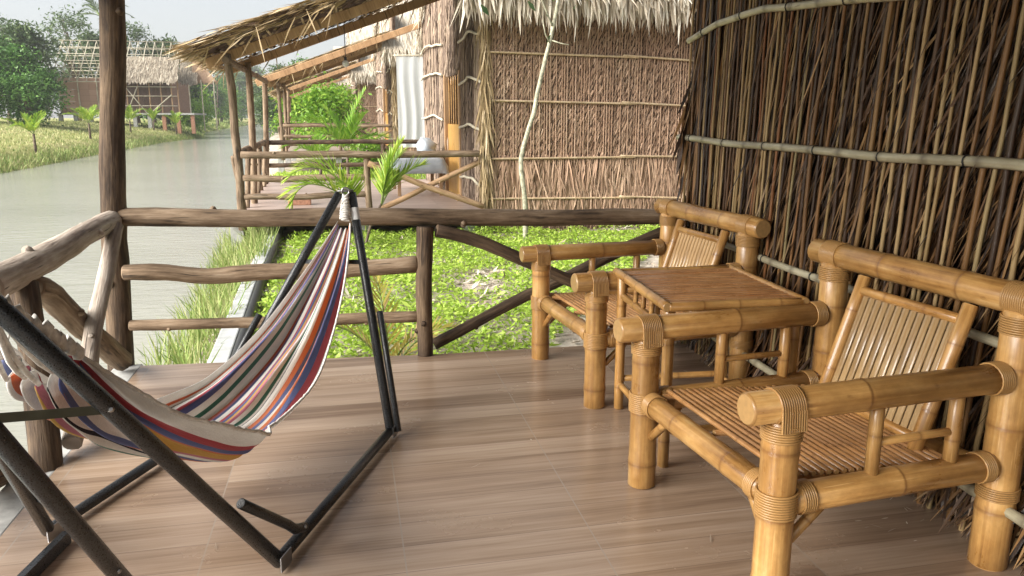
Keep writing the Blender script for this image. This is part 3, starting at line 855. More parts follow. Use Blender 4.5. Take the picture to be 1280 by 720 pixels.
logpart('lower_rail', [(-1.262, 4.62, 0.235), (-0.6, 4.59, 0.225), (0.362, 4.48, 0.235)], 0.032, 'log', 0.034, 6, seg=18, wob=0.008)
logpart('top_rail', [(-1.29, 4.60, 0.845), (-1.31, 4.2, 0.828), (-1.33, 3.8, 0.795), (-1.335, 3.5, 0.785), (-1.335, 3.12, 0.785)], 0.056, 'log_pale', 0.066, 7, seg=20, wob=0.004, knots=6)
logpart('top_rail', [(-1.34, 3.08, 0.80), (-1.33, 2.4, 0.80), (-1.33, 1.5, 0.79)], 0.062, 'log_pale', 0.06, 8)
logpart('brace', [(-1.335, 3.53, 0.70), (-1.33, 3.72, 0.63), (-1.32, 4.05, 0.37), (-1.30, 4.52, 0.055)], 0.055, 'log', 0.060, 9, wob=0.012, knots=2)
logpart('brace', [(-1.255, 4.53, 0.82), (-1.245, 4.1, 0.52), (-1.21, 3.7, 0.24), (-1.20, 3.36, 0.05)], 0.040, 'log_pale', 0.042, 10, wob=0.012)
logpart('brace', [(-1.40, 3.20, 0.03), (-1.39, 2.8, 0.16), (-1.38, 1.75, 0.70)], 0.060, 'log', 0.055, 12)
logpart('brace', [(0.50, 4.52, 0.745), (0.78, 4.53, 0.66), (1.35, 4.52, 0.40), (2.0, 4.50, 0.08)], 0.040, 'log_dark', 0.036, 13, wob=0.012)
logpart('brace', [(0.475, 4.57, 0.03), (1.15, 4.60, 0.33), (1.55, 4.60, 0.52), (2.0, 4.58, 0.70)], 0.036, 'log_dark', 0.038, 14, wob=0.010)
# ------------------------------------------------------------------ bamboo armchairs
def make_chair(label, loc, rz):
    t = thing('bamboo_armchair', label, 'armchair', loc, rz, 'bamboo armchairs against the thatched wall')
    hx, hy = 0.41, 0.41
    def part(name, f, m='bamboo', par=None, **kw):
        mb = MB(); f(mb)
        return mb.build(name, m, par or t, **kw)
    def lash(c, axis, r, turns=6, wire=0.0038):
        return lambda mb: mb.coil(c, axis, r, wire, turns)
    for sy, sd in ((1, 1), (-1, 2)):
        y = hy * sy
        part('front_leg', lambda mb: mb.bamboo((-hx, y, 0.004), (-hx, y, 0.590), 0.053, n=18, seed=sd, r1=0.051, nodes=[0.09, 0.30, 0.50]))
        part('rear_leg', lambda mb: mb.bamboo((hx, y, 0.004), (hx, y, 0.832), 0.056, n=18, seed=sd + 2, r1=0.054, nodes=[0.19, 0.47, 0.66]))
        part('armrest', lambda mb: mb.bamboo((-hx - 0.115, y, 0.632), (hx - 0.052, y, 0.632), 0.047, n=18, seed=sd + 4, nodes=[0.43 + 0.06 * sy], r1=0.045))
        part('side_rail', lambda mb: mb.bamboo((-hx + 0.05, y, 0.345), (hx - 0.052, y, 0.345), 0.044, n=16, seed=sd + 6, nodes=[0.36]))
        part('spindle', lambda mb: mb.bamboo((-0.09, y, 0.384), (-0.09, y, 0.588), 0.020, n=10, seed=sd + 8, nodes=[0.12]))
        part('spindle', lambda mb: mb.bamboo((0.20, y, 0.384), (0.20, y, 0.588), 0.021, n=10, seed=sd + 9, nodes=[0.07]))
        part('cross_spindle', lambda mb: mb.bamboo((-0.07, y, 0.480), (0.18, y, 0.480), 0.0125, n=9, seed=sd + 10))
        # bindings
        def bind(mb):
            mb.coil((-hx, y, 0.560), (0, 0, 1), 0.0525, 0.0036, 7)
            mb.coil((-hx, y, 0.632), (1, 0, 0), 0.0475, 0.0036, 11)
            # the wrap that comes down from the arm round the post
            for k_ in range(-5, 6):
                a = k_ * 0.0075
                mb.tube([(-hx + a, y - 0.050 * s, 0.632 - q) for s, q in ((1, 0.0), (1.04, 0.03), (1.08, 0.06))], 0.0036, 5, caps=False)
        part('arm_binding', bind, 'rattan')
        part('arm_binding', lambda mb: mb.coil((hx - 0.075, y, 0.632), (1, 0, 0), 0.0465, 0.0036, 7), 'rattan')
        part('leg_binding', lambda mb: mb.coil((-hx, y, 0.345), (0, 0, 1), 0.0545, 0.0038, 10), 'rattan')
        part('rail_binding', lambda mb: mb.coil((-hx + 0.085, y, 0.345), (1, 0, 0), 0.0445, 0.0036, 6), 'rattan')
        part('rail_binding', lambda mb: mb.coil((hx - 0.085, y, 0.345), (1, 0, 0), 0.0445, 0.0036, 6), 'rattan')
        part('leg_binding', lambda mb: mb.coil((hx, y, 0.255), (0, 0, 1), 0.0565, 0.0036, 6), 'rattan')
        part('back_binding', lambda mb: mb.coil((hx, y, 0.868), (0, 1, 0), 0.0495, 0.0036, 12), 'rattan')
        part('leg_binding', lambda mb: mb.coil((hx, y, 0.795), (0, 0, 1), 0.0555, 0.0036, 8), 'rattan')
        part('knee_brace', lambda mb: mb.bamboo((-hx + 0.01, y - sy * 0.05, 0.215), (-hx + 0.02, y - sy * 0.15, 0.315), 0.017, n=9, seed=sd))
        part('knee_brace', lambda mb: mb.bamboo((-hx + 0.05, y, 0.215), (-hx + 0.15, y, 0.305), 0.016, n=9, seed=sd + 3))
    part('front_rail', lambda mb: mb.bamboo((-hx + 0.004, -hy + 0.052, 0.350), (-hx + 0.004, hy - 0.052, 0.350), 0.041, n=16, seed=21, nodes=[0.18, 0.50]))
    for yb in (hy - 0.08, -hy + 0.085):
        part('front_binding', lambda mb: mb.coil((-hx + 0.004, yb, 0.350), (0, 1, 0), 0.042, 0.0036, 6), 'rattan')
    part('rear_rail', lambda mb: mb.bamboo((hx, -hy + 0.055, 0.290), (hx, hy - 0.055, 0.290), 0.040, n=14, seed=22))
    part('top_rail', lambda mb: mb.bamboo((hx, -hy - 0.115, 0.868), (hx, hy + 0.115, 0.868), 0.049, n=18, seed=23, nodes=[0.32, 0.66]))
    def seat(mb):
        rd = random.Random(5)
        k_ = 23
        for q in range(k_):
            f = q / (k_ - 1)
            x = -0.335 + f * 0.60
            z = 0.392 - 0.045 * f
            mb.bamboo((x, -0.365, z + rd.gauss(0, .0012)), (x, 0.365, z + rd.gauss(0, .0012)), 0.0096, n=8, seed=q, nodes=[rd.uniform(.1, .3), rd.uniform(.42, .62)], r1=0.0100)
        for yy in (-0.355, 0.0, 0.355):
            mb.bamboo((-0.36, yy, 0.374), (0.30, yy, 0.325), 0.011, n=8, seed=3)
    part('seat', seat, 'bamboo_slat')
    bt = lambda f: Vector((0.215 + 0.160 * f, 0, 0.335 + 0.485 * f))
    def frame(mb):
        for sy in (1, -1):
            a, b_ = bt(-0.12), bt(1.0)
            mb.bamboo(a + Vector((0, -0.025 + 0.232 * sy, 0)), b_ + Vector((0, -0.025 + 0.232 * sy, 0)), 0.024, n=12, seed=31 + sy, nodes=[0.21, 0.44])
        for f, r in ((0.90, 0.018), (0.10, 0.018)):
            a = bt(f)
            mb.bamboo(a + Vector((0, -0.237, 0)), a + Vector((0, 0.187, 0)), r, n=10, seed=int(f * 10))
    bf = part('back_panel', frame)
    def slats(mb):
        rd = random.Random(6)
        for q in range(13):
            y = -0.218 + 0.386 * q / 12
            a, b_ = bt(0.12), bt(0.885)
            n_ = Vector((-0.95, 0, 0.31)); mb.tube([a + Vector((0.004, y, 0)), a.lerp(b_, rd.uniform(.25, .6)) + Vector((0.004, y, 0)), b_ + Vector((0.004, y, 0))], 0.0143, 12, [0.0, rd.choice((0, 0, .8)), 0.0], flat=(0.42, 1.0) if False else (1.0, 1.0))
    so_ = part('back_slat_panel', slats, 'back_slat', bf)
    # split culms are flat: squash the slats across the panel
    nrm = Vector((0.485, 0, -0.160)).normalized()
    c0 = bt(0.5)
    so_.data.transform(Matrix.Translation(c0) @ Matrix.Scale(0.38, 4, nrm) @ Matrix.Translation(-c0))
    return t
chair = make_chair('nearest and largest bamboo armchair, in front of the side table', (1.512, 2.232, 0), R(5.0))
place_copy(chair, (1.518, 3.885, 0), R(5.0), 1.0, 'farther bamboo armchair, beyond the side table by the log railing')

# ------------------------------------------------------------------ bamboo side table
table = thing('bamboo_side_table', 'small square bamboo table with red brown slatted top between the armchairs', 'side table', (1.497, 3.045, 0), R(-3.5))
def tp(name, f, m='bamboo', par=None):
    mb = MB(); f(mb)
    return mb.build(name, m, par or table)
tx, ty = 0.285, 0.345
for sx in (1, -1):
    for sy in (1, -1):
        tp('leg', lambda mb: mb.bamboo((sx * (tx - .02), sy * (ty - .02), 0.003), (sx * (tx - .02), sy * (ty - .02), 0.668), 0.023, n=12, seed=sx * 2 + sy + 9, nodes=[0.11, 0.33, 0.52]))
for sx in (1, -1):
    tp('apron_rail', lambda mb: mb.bamboo((sx * (tx - .02), -ty + .045, 0.572), (sx * (tx - .02), ty - .045, 0.572), 0.0165, n=10, seed=4 + sx))
    tp('stretcher', lambda mb: mb.bamboo((sx * (tx - .02), -ty + .045, 0.13), (sx * (tx - .02), ty - .045, 0.13), 0.0155, n=10, seed=6 + sx))
    for yy in (-0.11, 0.0, 0.11):
        tp('apron_spindle', lambda mb: mb.bamboo((sx * (tx - .02), yy, 0.59), (sx * (tx - .02), yy, 0.662), 0.011, n=8, nodes=[0.04]))
for sy in (1, -1):
    tp('apron_rail', lambda mb: mb.bamboo((-tx + .045, sy * (ty - .02), 0.600), (tx - .045, sy * (ty - .02), 0.600), 0.0165, n=10, seed=14 + sy))
    tp('stretcher', lambda mb: mb.bamboo((-tx + .045, sy * (ty - .02), 0.155), (tx - .045, sy * (ty - .02), 0.155), 0.0155, n=10, seed=16 + sy))
    for xx in (-0.08, 0.08):
        tp('apron_spindle', lambda mb: mb.bamboo((xx, sy * (ty - .02), 0.618), (xx, sy * (ty - .02), 0.662), 0.011, n=8, nodes=[0.02]))
def top(mb):
    k_ = 19
    rd = random.Random(2)
    for q in range(k_):
        y = -ty + 0.035 + (2 * ty - 0.07) * q / (k_ - 1)
        hw = (2 * ty - 0.07) / (k_ - 1) / 2 - 0.0009
        z = 0.688 + rd.gauss(0, .0007)
        prof = [(-hw, -.006), (-hw, 0.0), (-hw * .55, 0.0042), (hw * .55, 0.0042), (hw, 0.0), (hw, -.006)]
        mb.grid([[(x, y + a, z + b_) for a, b_ in prof[::-1]] for x in (-tx + .012, tx - .012)], lambda i, j, q=q: (q * 0.31 + j * 0.006, i * 0.55 + q * 0.13))
tt = tp('tabletop', top, 'table_slat')
def rim(mb):
    for sx in (1, -1):
        mb.bamboo((sx * tx, -ty - .012, 0.681), (sx * tx, ty + .012, 0.681), 0.0205, n=12, seed=41 + sx)
    for sy in (1, -1):
        mb.bamboo((-tx + .01, sy * ty, 0.679), (tx - .01, sy * ty, 0.679), 0.0195, n=12, seed=51 + sy)
tp('rim', rim, 'bamboo', tt)

# ------------------------------------------------------------------ folding hammock stand
NR = Vector((-0.269, 2.299, 0.03)); FR = Vector((0.133, 3.267, 0.03))
NL = Vector((-1.051, 2.645, 0.03)); FL = Vector((-0.67, 3.50, 0.03))
AF = Vector((-0.016, 3.72, 1.05)); AN = Vector((-0.751, 1.732, 1.05)); AN2 = Vector((-0.83, 1.65, 1.03))
P2 = Vector((-0.604, 2.10, 0.03))
stand = thing('hammock_stand', 'black folding steel hammock stand on the tiled porch floor', 'hammock stand', (-0.45, 2.9, 0))
def sp(name, f, m='black', par=None):
    mb = MB(); f(mb)
    o = mb.build(name, m, None, False)
    o.data.transform(Matrix.Translation(-stand.location))
    o.parent = par or stand
    return o
AFr = AF + Vector((0.028, 0.0, 0.0)); AFl = AF + Vector((-0.03, 0, 0))
sp('base_bar', lambda mb: mb.tube([NR, FR], 0.020, 12))
sp('base_bar', lambda mb: mb.tube([NL, FL], 0.020, 12))
ext = NL + (NL - FL).normalized() * 0.04
flat_dir = (Vector((-1.16, 2.46, 0.03)) - Vector((-1.0, 2.66, 0.03))).normalized()
sp('base_bar', lambda mb: mb.obox((-1.03, 2.30, 0.026), (0.012, 0.0, 0), Vector((-0.17, -0.98, 0)).normalized() * 0.30, (0, 0, 0.022)))
sp('pole', lambda mb: mb.tube([NR + Vector((0, 0, -.005)), NR.lerp(AN, 0.5), AN], 0.0235, 14))
sp('pole', lambda mb: mb.tube([FR, FR.lerp(AFr, 0.5), AFr], 0.0205, 14))
sp('pole', lambda mb: mb.tube([FL, FL.lerp(AFl, 0.5), AFl], 0.0205, 14))
sp('pole', lambda mb: mb.tube([NL, NL.lerp(AN2, 0.5), AN2], 0.0215, 14))
sp('pole', lambda mb: mb.tube([P2, P2.lerp(AN2 + Vector((-.03, -.02, 0)), 0.5), AN2 + Vector((-.03, -.02, 0))], 0.0235, 14))
# link tubes that fold between pole and base bar
q0 = NR.lerp(AN, 0.245) + Vector((0.035, 0.028, 0.012)); q1 = NR.lerp(FR, 0.115) + Vector((0.03, -0.012, 0.05))
qm = q0.lerp(q1, 0.72) + Vector((0, 0, -0.015))
sp('link_tube', lambda mb: mb.tube([q0, q0.lerp(qm, .5), qm, qm.lerp(q1, .35) + Vector((0, 0, -.012)), q1], 0.0165, 12))
sp('link_tube', lambda mb: mb.tube([FR.lerp(AFr, 0.49) + Vector((0.04, -0.015, 0)), FR + Vector((0.035, -.015, 0.0))], 0.0145, 10))
sp('link_tube', lambda mb: mb.tube([FL.lerp(AFl, 0.46) + Vector((-0.045, -0.01, 0.015)), FL + Vector((-.04, -.02, 0.02))], 0.0155, 10))
sp('link_tube', lambda mb: mb.tube([NL.lerp(FL, .10) + Vector((0.02, -.03, 0.03)), NL.lerp(FL, .06) + Vector((0.01, -.05, 0.12)), NL.lerp(AN2, .22) + Vector((0.03, 0, 0.0))], 0.012, 10))
# spreader straps
sa = NR.lerp(AN, 0.665); sb = P2.lerp(AN2, 0.73)
def strap(a, b_, w=0.011):
    d = (b_ - a).normalized(); s_ = d.cross(Vector((0.2, -1, 0.3))).normalized(); u = d.cross(s_)
    return lambda mb: mb.obox((a + b_) / 2, d * ((b_ - a).length / 2), s_ * w, u * 0.0025)
sp('spreader_strap', strap(sa, sb), 'strap')
sp('spreader_strap', strap(FR.lerp(AFr, 0.70), FL.lerp(AFl, 0.70), 0.010))
def bolt(p, r):
    d = (Vector((0, 0, 1.4)) - p).normalized()
    c = p + d * (r * 0.92)
    return lambda mb: mb.tube([c, c + d * 0.006, c + d * 0.0062, c + d * 0.010], [0.0085, 0.0085, 0.0048, 0.0045], 8)
for p_, r_ in ((sa, 0.0235), (NR.lerp(FR, 0.02), 0.02), (q1, 0.0165), (FR, 0.021), (P2.lerp(AN2, 0.15), 0.0235), (NL.lerp(FL, 0.05), 0.02), (P2.lerp(AN2, 0.19), 0.0235)):
    sp('bolt', bolt(p_, r_), 'steel')
for a_, b_, of, hh in ((NR, FR, 0.024, .035), (FR, NR, -0.024, .03), (NL, FL, 0.028, .035)):
    d_ = (b_ - a_).normalized(); w_ = Vector((d_.y, -d_.x, 0))
    sp('bracket', lambda mb: mb.obox(a_ + w_ * of + Vector((0, 0, 0.002)), d_ * hh, w_ * 0.002, (0, 0, 0.025)), 'steel')
def hook(mb, A):
    mb.tube([A + Vector((-0.035, 0, 0.012)), A + Vector((0.035, 0, 0.012))], 0.007, 8)
    for k_ in range(1):
        pts = []
        for q in range(19):
            a = 2 * math.pi * q / 18
            pts.append(A + Vector((math.cos(a) * 0.017, -0.022, 0.012 + math.sin(a) * 0.017)))
        mb.tube(pts, 0.005, 7)
sp('hook', lambda mb: hook(mb, AF), 'steel')
sp('hook', lambda mb: hook(mb, AN), 'steel')
def sticker(mb):
    d = (FR - AFr).normalized(); c = AFr + d * 0.10
    mb.tube([AFr + d * 0.075, AFr + d * 0.135], 0.0211, 14, caps=False)
sp('sticker', sticker, 'white_sheet')

# ------------------------------------------------------------------ striped hammock hung in the stand
HN = Vector((-0.755, 1.985, 0.868)); HF = Vector((-0.022, 3.66, 0.945))
ham = thing('hammock', 'striped cotton hammock in cream, red, orange, blue and green hung in the black stand', 'hammock', (-0.45, 2.9, 0.2))
ax = HF - HN
lat = Vector((ax.y, -ax.x, 0)).normalized()
NU, NV = 150, 110
def sag(u):
    return (4 * u * (1 - u)) ** 0.78
def ham_pt(u, v):
    # v 0 = rim on the camera's side, 1 = rim on the canal side
    pn = np.interp(u, [0, 0.1, 0.2, 0.3, 0.4, 0.48, 0.6, 0.8, 1], [34, 34, 33, 28, 17, 8, 9, 10, 10])
    pf = np.interp(u, [0, 0.12, 0.22, 0.4, 0.6, 0.8, 1], [-62, -62, -50, -33, -30, -29, -30])
    ph = math.radians(pn + (pf - pn) * v)
    gather = math.exp(-(u / 0.16) ** 2) + math.exp(-((1 - u) / 0.30) ** 2)
    s = 0.665 * sag(u) * (1 - 0.09 * max(0, 1 - v * 4) ** 1.5 - 0.10 * max(0, v * 4 - 3) ** 1.5)
    fold = math.sin(v * 29 + 1.6 * mnoise.noise(Vector((v * 7, u * 2.2, 1)))) * 0.021 * (0.16 + gather * 1.15) * min(1, 7 * u * (1 - u) + 0.25)
    fold += mnoise.noise(Vector((v * 5.5, u * 5.0, 4))) * 0.034 * (1 - abs(2 * u - 1) * .4) * sag(u)
    fold += mnoise.noise(Vector((v * 17, u * 3.0, 8))) * 0.024 * (0.35 + gather) * sag(u)
    fold += (abs(math.sin(v * 9.5 + 0.8 + 1.2 * u)) - .5) * 0.095 * math.exp(-((u - .78) / .24) ** 2) * sag(u)
    fold += math.sin(v * 60 + 3 * mnoise.noise(Vector((v * 5, u * 9, 2)))) * 0.020 * math.exp(-((u - .05) / .10) ** 2)
    s += fold
    p = HN + ax * u + lat * (s * math.sin(ph)) + Vector((0, 0, -s * math.cos(ph)))
    # the gathered bundle has some thickness of its own
    e_ = math.exp(-(u / 0.075) ** 1.5)
    b_ = 0.024 * (1 - min(1, sag(u) * 1.3)) + 0.058 * e_
    b_ += 0.012 * e_ * math.sin(v * 62)
    a = math.radians(15 - 215 * v)
    p += lat * (math.cos(a) * b_) + Vector((0, 0, math.sin(a) * b_))
    p -= ax.normalized() * (0.02 * e_ * math.sin(v * 62 + 1.0))
    return p
mb = MB()
us = [0.006 + (1 - 0.012) * i / NU for i in range(NU + 1)]
vs = [j / NV for j in range(NV + 1)]
mb.grid([[ham_pt(u, v) for v in vs] for u in us], lambda i, j: (j / NV, i / NU * 2.2))
o = mb.build('cloth', 'cloth', ham, True)
md = o.modifiers.new('thick', 'SOLIDIFY'); md.thickness = 0.0022
# ruffled edge cord on the near rim
mb = MB()
mb.tube([ham_pt(u, 0.0) + Vector((0, 0, 0.004 + 0.006 * mnoise.noise(Vector((i * .9, 0, 0))))) for i, u in enumerate(us)], 0.0055, 6, jit=0.3)
mb.build('hem', 'rope', o)
o.children[0].data.transform(Matrix.Translation(-ham.location))
def rope(mb, A, G):
    L = (G - A).length; d = (G - A) / L
    u = d.orthogonal().normalized(); w = d.cross(u)
    for k_ in range(3):
        pts = []
        for q in range(40):
            f = q / 39; a = k_ * 2.094 + f * 13
            rr = 0.009 + 0.004 * math.sin(f * math.pi)
            pts.append(A + d * L * f + u * (math.cos(a) * rr) + w * (math.sin(a) * rr))
        mb.tube(pts, 0.0075, 6)
    mb.coil(G + d * 0.0, d, 0.018, 0.006, 4, 6, 14)
    mb.coil(A + d * (L * 0.62), d, 0.016, 0.005, 3, 6, 14)
mb = MB(); rope(mb, AF + Vector((0, -0.022, -0.005)), HF + Vector((0, 0, 0.008))); mb.build('rope', 'rope', ham, True)
for k_ in range(9):      # loose cords fanning from the hook to the puckered near end
    v = 0.06 + 0.88 * k_ / 8
    e = ham_pt(0.006, v); s_ = AN + Vector((0.0, 0.01, 0.0)); m_ = s_.lerp(e, 0.55) + Vector((random.gauss(0, .006), random.gauss(0, .006), -0.03 + random.gauss(0, .008)))
    mb = MB(); mb.tube([s_, s_.lerp(m_, .5) + Vector((0, 0, -.006)), m_, m_.lerp(e, .5) + Vector((0, 0, -.006)), e], 0.0065, 7, jit=.3); mb.build('cord', 'rope', ham, True)
mb = MB()                # white ruffled binding beside the cords
pts = [AN.lerp(ham_pt(0.006, 0.02), f) + Vector((0.012, -.012, 0.012 - 0.05 * f * (1 - f))) for f in [q / 30 for q in range(31)]]
mb.tube([p + Vector((0, 0, 0.007 * math.sin(i * 2.3))) for i, p in enumerate(pts)], [0.009 + 0.006 * math.sin(i * 0.8) ** 2 for i in range(31)], 9, jit=.5, flat=(0.7, 1.5))
mb.build('ruffle', 'rope', ham, True)
# ------------------------------------------------------------------ neighbouring thatched huts
def make_hut(label, loc):
    """origin: ground point on the line of the near posts, x = 0"""
    t = thing('thatched_hut', label, 'hut', loc, 0, 'thatched huts')
    def part(name, mb, m, par=None, **kw):
        return mb.build(name, m, par or t, **kw)
    D = 6.3
    mb = MB(); mb.box((-1.72, -0.12, -0.11), (2.05, D + .1, 0.0)); dk = part('porch_floor', mb, 'deck_far')
    for x, y in ((-1.63, 0.05), (-1.63, 3.2), (-1.63, 6.2), (0.2, 0.05), (1.8, 0.05)):
        mb = MB(); mb.box((x - .09, y - .02, -1.4), (x + .09, y + .16, -0.113)); part('pier', mb, 'concrete')
    # posts
    for k_, (xb, xt, y, zt, r) in enumerate(((-1.54, -1.575, 0.0, 2.26, 0.062), (-1.56, -1.50, 1.75, 2.26, 0.058), (-1.79, -1.68, 6.25, 2.24, 0.06))):
        mb = MB(); mb.log([(xb, y, -0.2), ((xb + xt) / 2 + .02, y + .01, 1.2), (xt, y, zt)], r, r * .9, seed=60 + k_, n=10, seg=14)
        part('porch_post', mb, 'log')
    # railing of the porch: near side
    def lg(name, pts, r, m='log', seed=0, **kw):
        mb = MB(); mb.log(pts, r, seed=seed, n=9, seg=12, **kw); part(name, mb, m)
    lg('rail', [(-1.48, -0.04, 0.88), (0.2, -0.05, 0.875), (1.95, -0.03, 0.865)], 0.052, 'log', 71)
    lg('rail', [(-1.48, 0, 0.55), (-0.6, 0, 0.53), (0.25, 0.0, 0.535)], 0.050, 'log', 72)
    lg('rail', [(-1.48, 0, 0.28), (-0.6, 0, 0.275), (0.25, 0.0, 0.285)], 0.046, 'log', 73)
    lg('rail_post', [(0.29, 0.0, 0.0), (0.28, 0, 0.83)], 0.05, 'log', 74)
    lg('brace', [(0.30, -0.07, 0.74), (1.1, -0.07, 0.40), (2.0, -0.06, 0.07)], 0.045, 'log_tan', 75)
    lg('brace', [(0.45, 0.06, 0.05), (1.2, 0.06, 0.38), (1.98, 0.06, 0.74)], 0.042, 'log_tan', 76)
    # far side
    lg('rail', [(-1.75, D, 0.86), (0.3, D, 0.87), (1.95, D, 0.86)], 0.052, 'log_dark', 77)
    lg('rail', [(-1.75, D, 0.36), (-.6, D, 0.36), (0.75, D, 0.36)], 0.05, 'log_dark', 78)
    lg('rail_post', [(0.80, D, 0.0), (0.80, D, 0.82)], 0.05, 'log_dark', 79)
    lg('brace', [(0.85, D, 0.75), (1.95, D, 0.1)], 0.045, 'log_dark', 80)
    # canal side
    lg('rail', [(-1.55, 0.06, 0.88), (-1.62, 3, 0.90), (-1.75, 6.2, 0.88)], 0.058, 'log', 81)
    for k_, y in enumerate((0.6, 1.1, 2.6, 3.4, 4.2, 5.0, 5.7)):
        lg('baluster', [(-1.56 - y * .03, y, 0.0), (-1.58 - y * .03 + (0.06 if k_ % 2 else -0.05), y + (0.35 if k_ % 2 else -.2), 0.84)], 0.042, 'log', 82 + k_)
    # rafters and porch roof
    for k_, y in enumerate((0.02, 1.80, 6.25)):
        a = Vector((-1.86, y, roof_under_z(-1.86) - 0.085)); b_ = Vector((2.2, y, roof_under_z(2.2) - 0.085))
        d = (b_ - a).normalized()
        mb = MB(); mb.obox((a + b_) / 2, d * (b_ - a).length / 2, (0, 0.03, 0), d.cross(Vector((0, 1, 0))) * 0.068); part('rafter', mb, 'beam', bevel=0.01)
    for k_, x in enumerate((-1.55, -0.4, 1.0)):
        z = roof_under_z(x) - 0.215
        if k_ == 0:
            mb = MB(); mb.log([(x, -0.35, z + .05), (x - .03, 3, z + .05), (x - .1, 6.3, z + .05)], 0.05, seed=90 + k_, n=9); part('eave_beam', mb, 'log')
    for k_ in range(9):
        x = -1.9 + k_ * 0.46
        mb = MB(); mb.bamboo((x, -0.42, roof_under_z(x) + 0.012), (x, 2.2, roof_under_z(x) + 0.012), 0.016, n=7, seed=k_); part('roof_batten', mb, 'bamboo_tan')
    ro = porch_roof(t, -0.58, 2.25)
    # body: facade towards the camera
    FX0, FX1, EZ = 2.05, 6.6, 3.05
    mb = MB(); mb.box((FX0 + .06, 0.14, -0.45), (FX1, 0.2, EZ + .3)); mb.box((FX0 + .06, 0.2, -0.45), (FX0 + .12, 1.9, EZ + 1.5)); mb.box((FX0 + .06, 3.5, -0.45), (FX0 + .12, 6.2, EZ + 1.5))
    mb.box((FX0 + .06, 1.9, 2.15), (FX0 + .12, 3.5, EZ + 1.5)); mb.box((FX1, 0.14, -.45), (FX1 + .06, 6.2, EZ + .3)); mb.box((FX0 + .06, 6.2, -.45), (FX1, 6.26, EZ + .3))
    part('backing', mb, 'backing_brown')
    so = Soup(); ms = MB()
    x = FX0 + 0.02
    ci = 0
    while x < FX1:
        n = 104
        zz = np.linspace(0.02, EZ + .25, n) + rng.normal(0, .010, n)
        low = np.clip((0.9 - zz) / 0.7, 0, 1)
        sl = np.clip(rng.normal(0.36, 0.07, n), 0.05, .8) * (1 - 0.4 * low)
        so.blades(np.stack([np.full(n, x + .012) + rng.normal(0, .005, n), 0.110 + rng.uniform(-.012, .012, n), zz], 1), np.stack([-np.sin(sl), rng.normal(-0.10, .03, n), -np.cos(sl)], 1),
                  np.stack([np.cos(sl), rng.normal(0.25, .25, n), 0 * zz], 1), rng.uniform(0.08, 0.13, n) * (1 + low * 2.4), rng.uniform(0.016, 0.027, n), rng.normal(0, .05, n), (0.9, 1, 0.2))
        if ci % 3 == 0 or random.random() < .2:
            ms.tube([(x + 0.03 + random.gauss(0, .003), 0.088, -0.1), (x + 0.03, 0.086, 1.5), (x + 0.03 + random.gauss(0, .003), 0.088, EZ)], 0.0062, 5, caps=False)
        x += random.uniform(0.038, 0.050); ci += 1
    n = 700   # straw hem
    xx = rng.uniform(FX0 + .05, FX1, n); zz = rng.uniform(0.15, 0.85, n)
    so.blades(np.stack([xx, np.full(n, 0.085), zz], 1), np.stack([rng.normal(0, .16, n), rng.normal(-0.05, .03, n), -np.ones(n)], 1), np.stack([np.ones(n), rng.normal(0, .4, n), 0 * xx], 1), rng.uniform(0.25, 0.6, n), rng.uniform(0.014, 0.03, n), rng.normal(0, .05, n))
    fw_ = so.build('facade', 'thatch_brown', t)
    ms.build('stalk_screen', 'thatch_brown', fw_)
    for z0, z1 in ((2.36, 2.26), (1.655, 1.56), (0.78, 0.795), (0.17, 0.10)):
        mb = MB(); r = 0.017
        mb.bamboo((FX0 + .03, 0.066, z0), (FX0 + 2.45, 0.066, z0 * .55 + z1 * .45), r, n=8, seed=int(z0 * 10)); mb.bamboo((FX0 + 2.2, 0.058, z0 * .6 + z1 * .4 + .02), (FX1, 0.062, z1 - .04), r, n=8, seed=int(z0 * 20))
        part('wall_batten', mb, 'bamboo_tan')
    # corner bundles
    so = Soup(); n = 520
    zz = rng.uniform(0.1, 3.1, n)
    so.blades(np.stack([FX0 + rng.uniform(-0.03, 0.09, n), 0.07 + rng.uniform(-.03, .06, n), zz], 1), np.stack([rng.normal(0, .13, n), rng.normal(-.04, .10, n), -np.ones(n)], 1),
              np.stack([np.ones(n), rng.normal(0, .6, n), 0 * zz], 1), np.minimum(rng.uniform(0.25, 0.6, n), zz), rng.uniform(0.014, 0.03, n), rng.normal(0, .12, n))
    so.build('corner_bundle', 'roof_leaf', t)
    # porch-side wall
    so = Soup(); ms = MB()
    for y0, y1, zlo in ((0.16, 1.95, 0.0), (3.45, 6.2, 0.0), (1.95, 3.45, 2.15)):
        y = y0
        while y < y1:
            n = 46
            zz = np.linspace(zlo + 0.1, 4.4, n) + rng.normal(0, .03, n)
            sl = rng.normal(0.0, 0.25, n)
            so.blades(np.stack([FX0 + 0.045 + rng.uniform(-.02, .01, n), np.full(n, y), zz], 1), np.stack([rng.normal(-.03, .03, n), np.sin(sl), -np.cos(sl)], 1),
                      np.stack([rng.normal(0, .5, n), np.ones(n), 0 * zz], 1), np.minimum(rng.uniform(0.2, 0.5, n), zz - zlo), rng.uniform(0.025, 0.05, n), rng.normal(0, .08, n), (0.8, 1, .15))
            ms.tube([(FX0 + .02, y, zlo), (FX0 + .02, y, 4.4)], 0.012, 5, caps=False)
            y += random.uniform(0.07, 0.11)
    sw = so.build('porch_wall', 'thatch_grey', t); ms.build('stalk_screen', 'thatch_grey', sw)
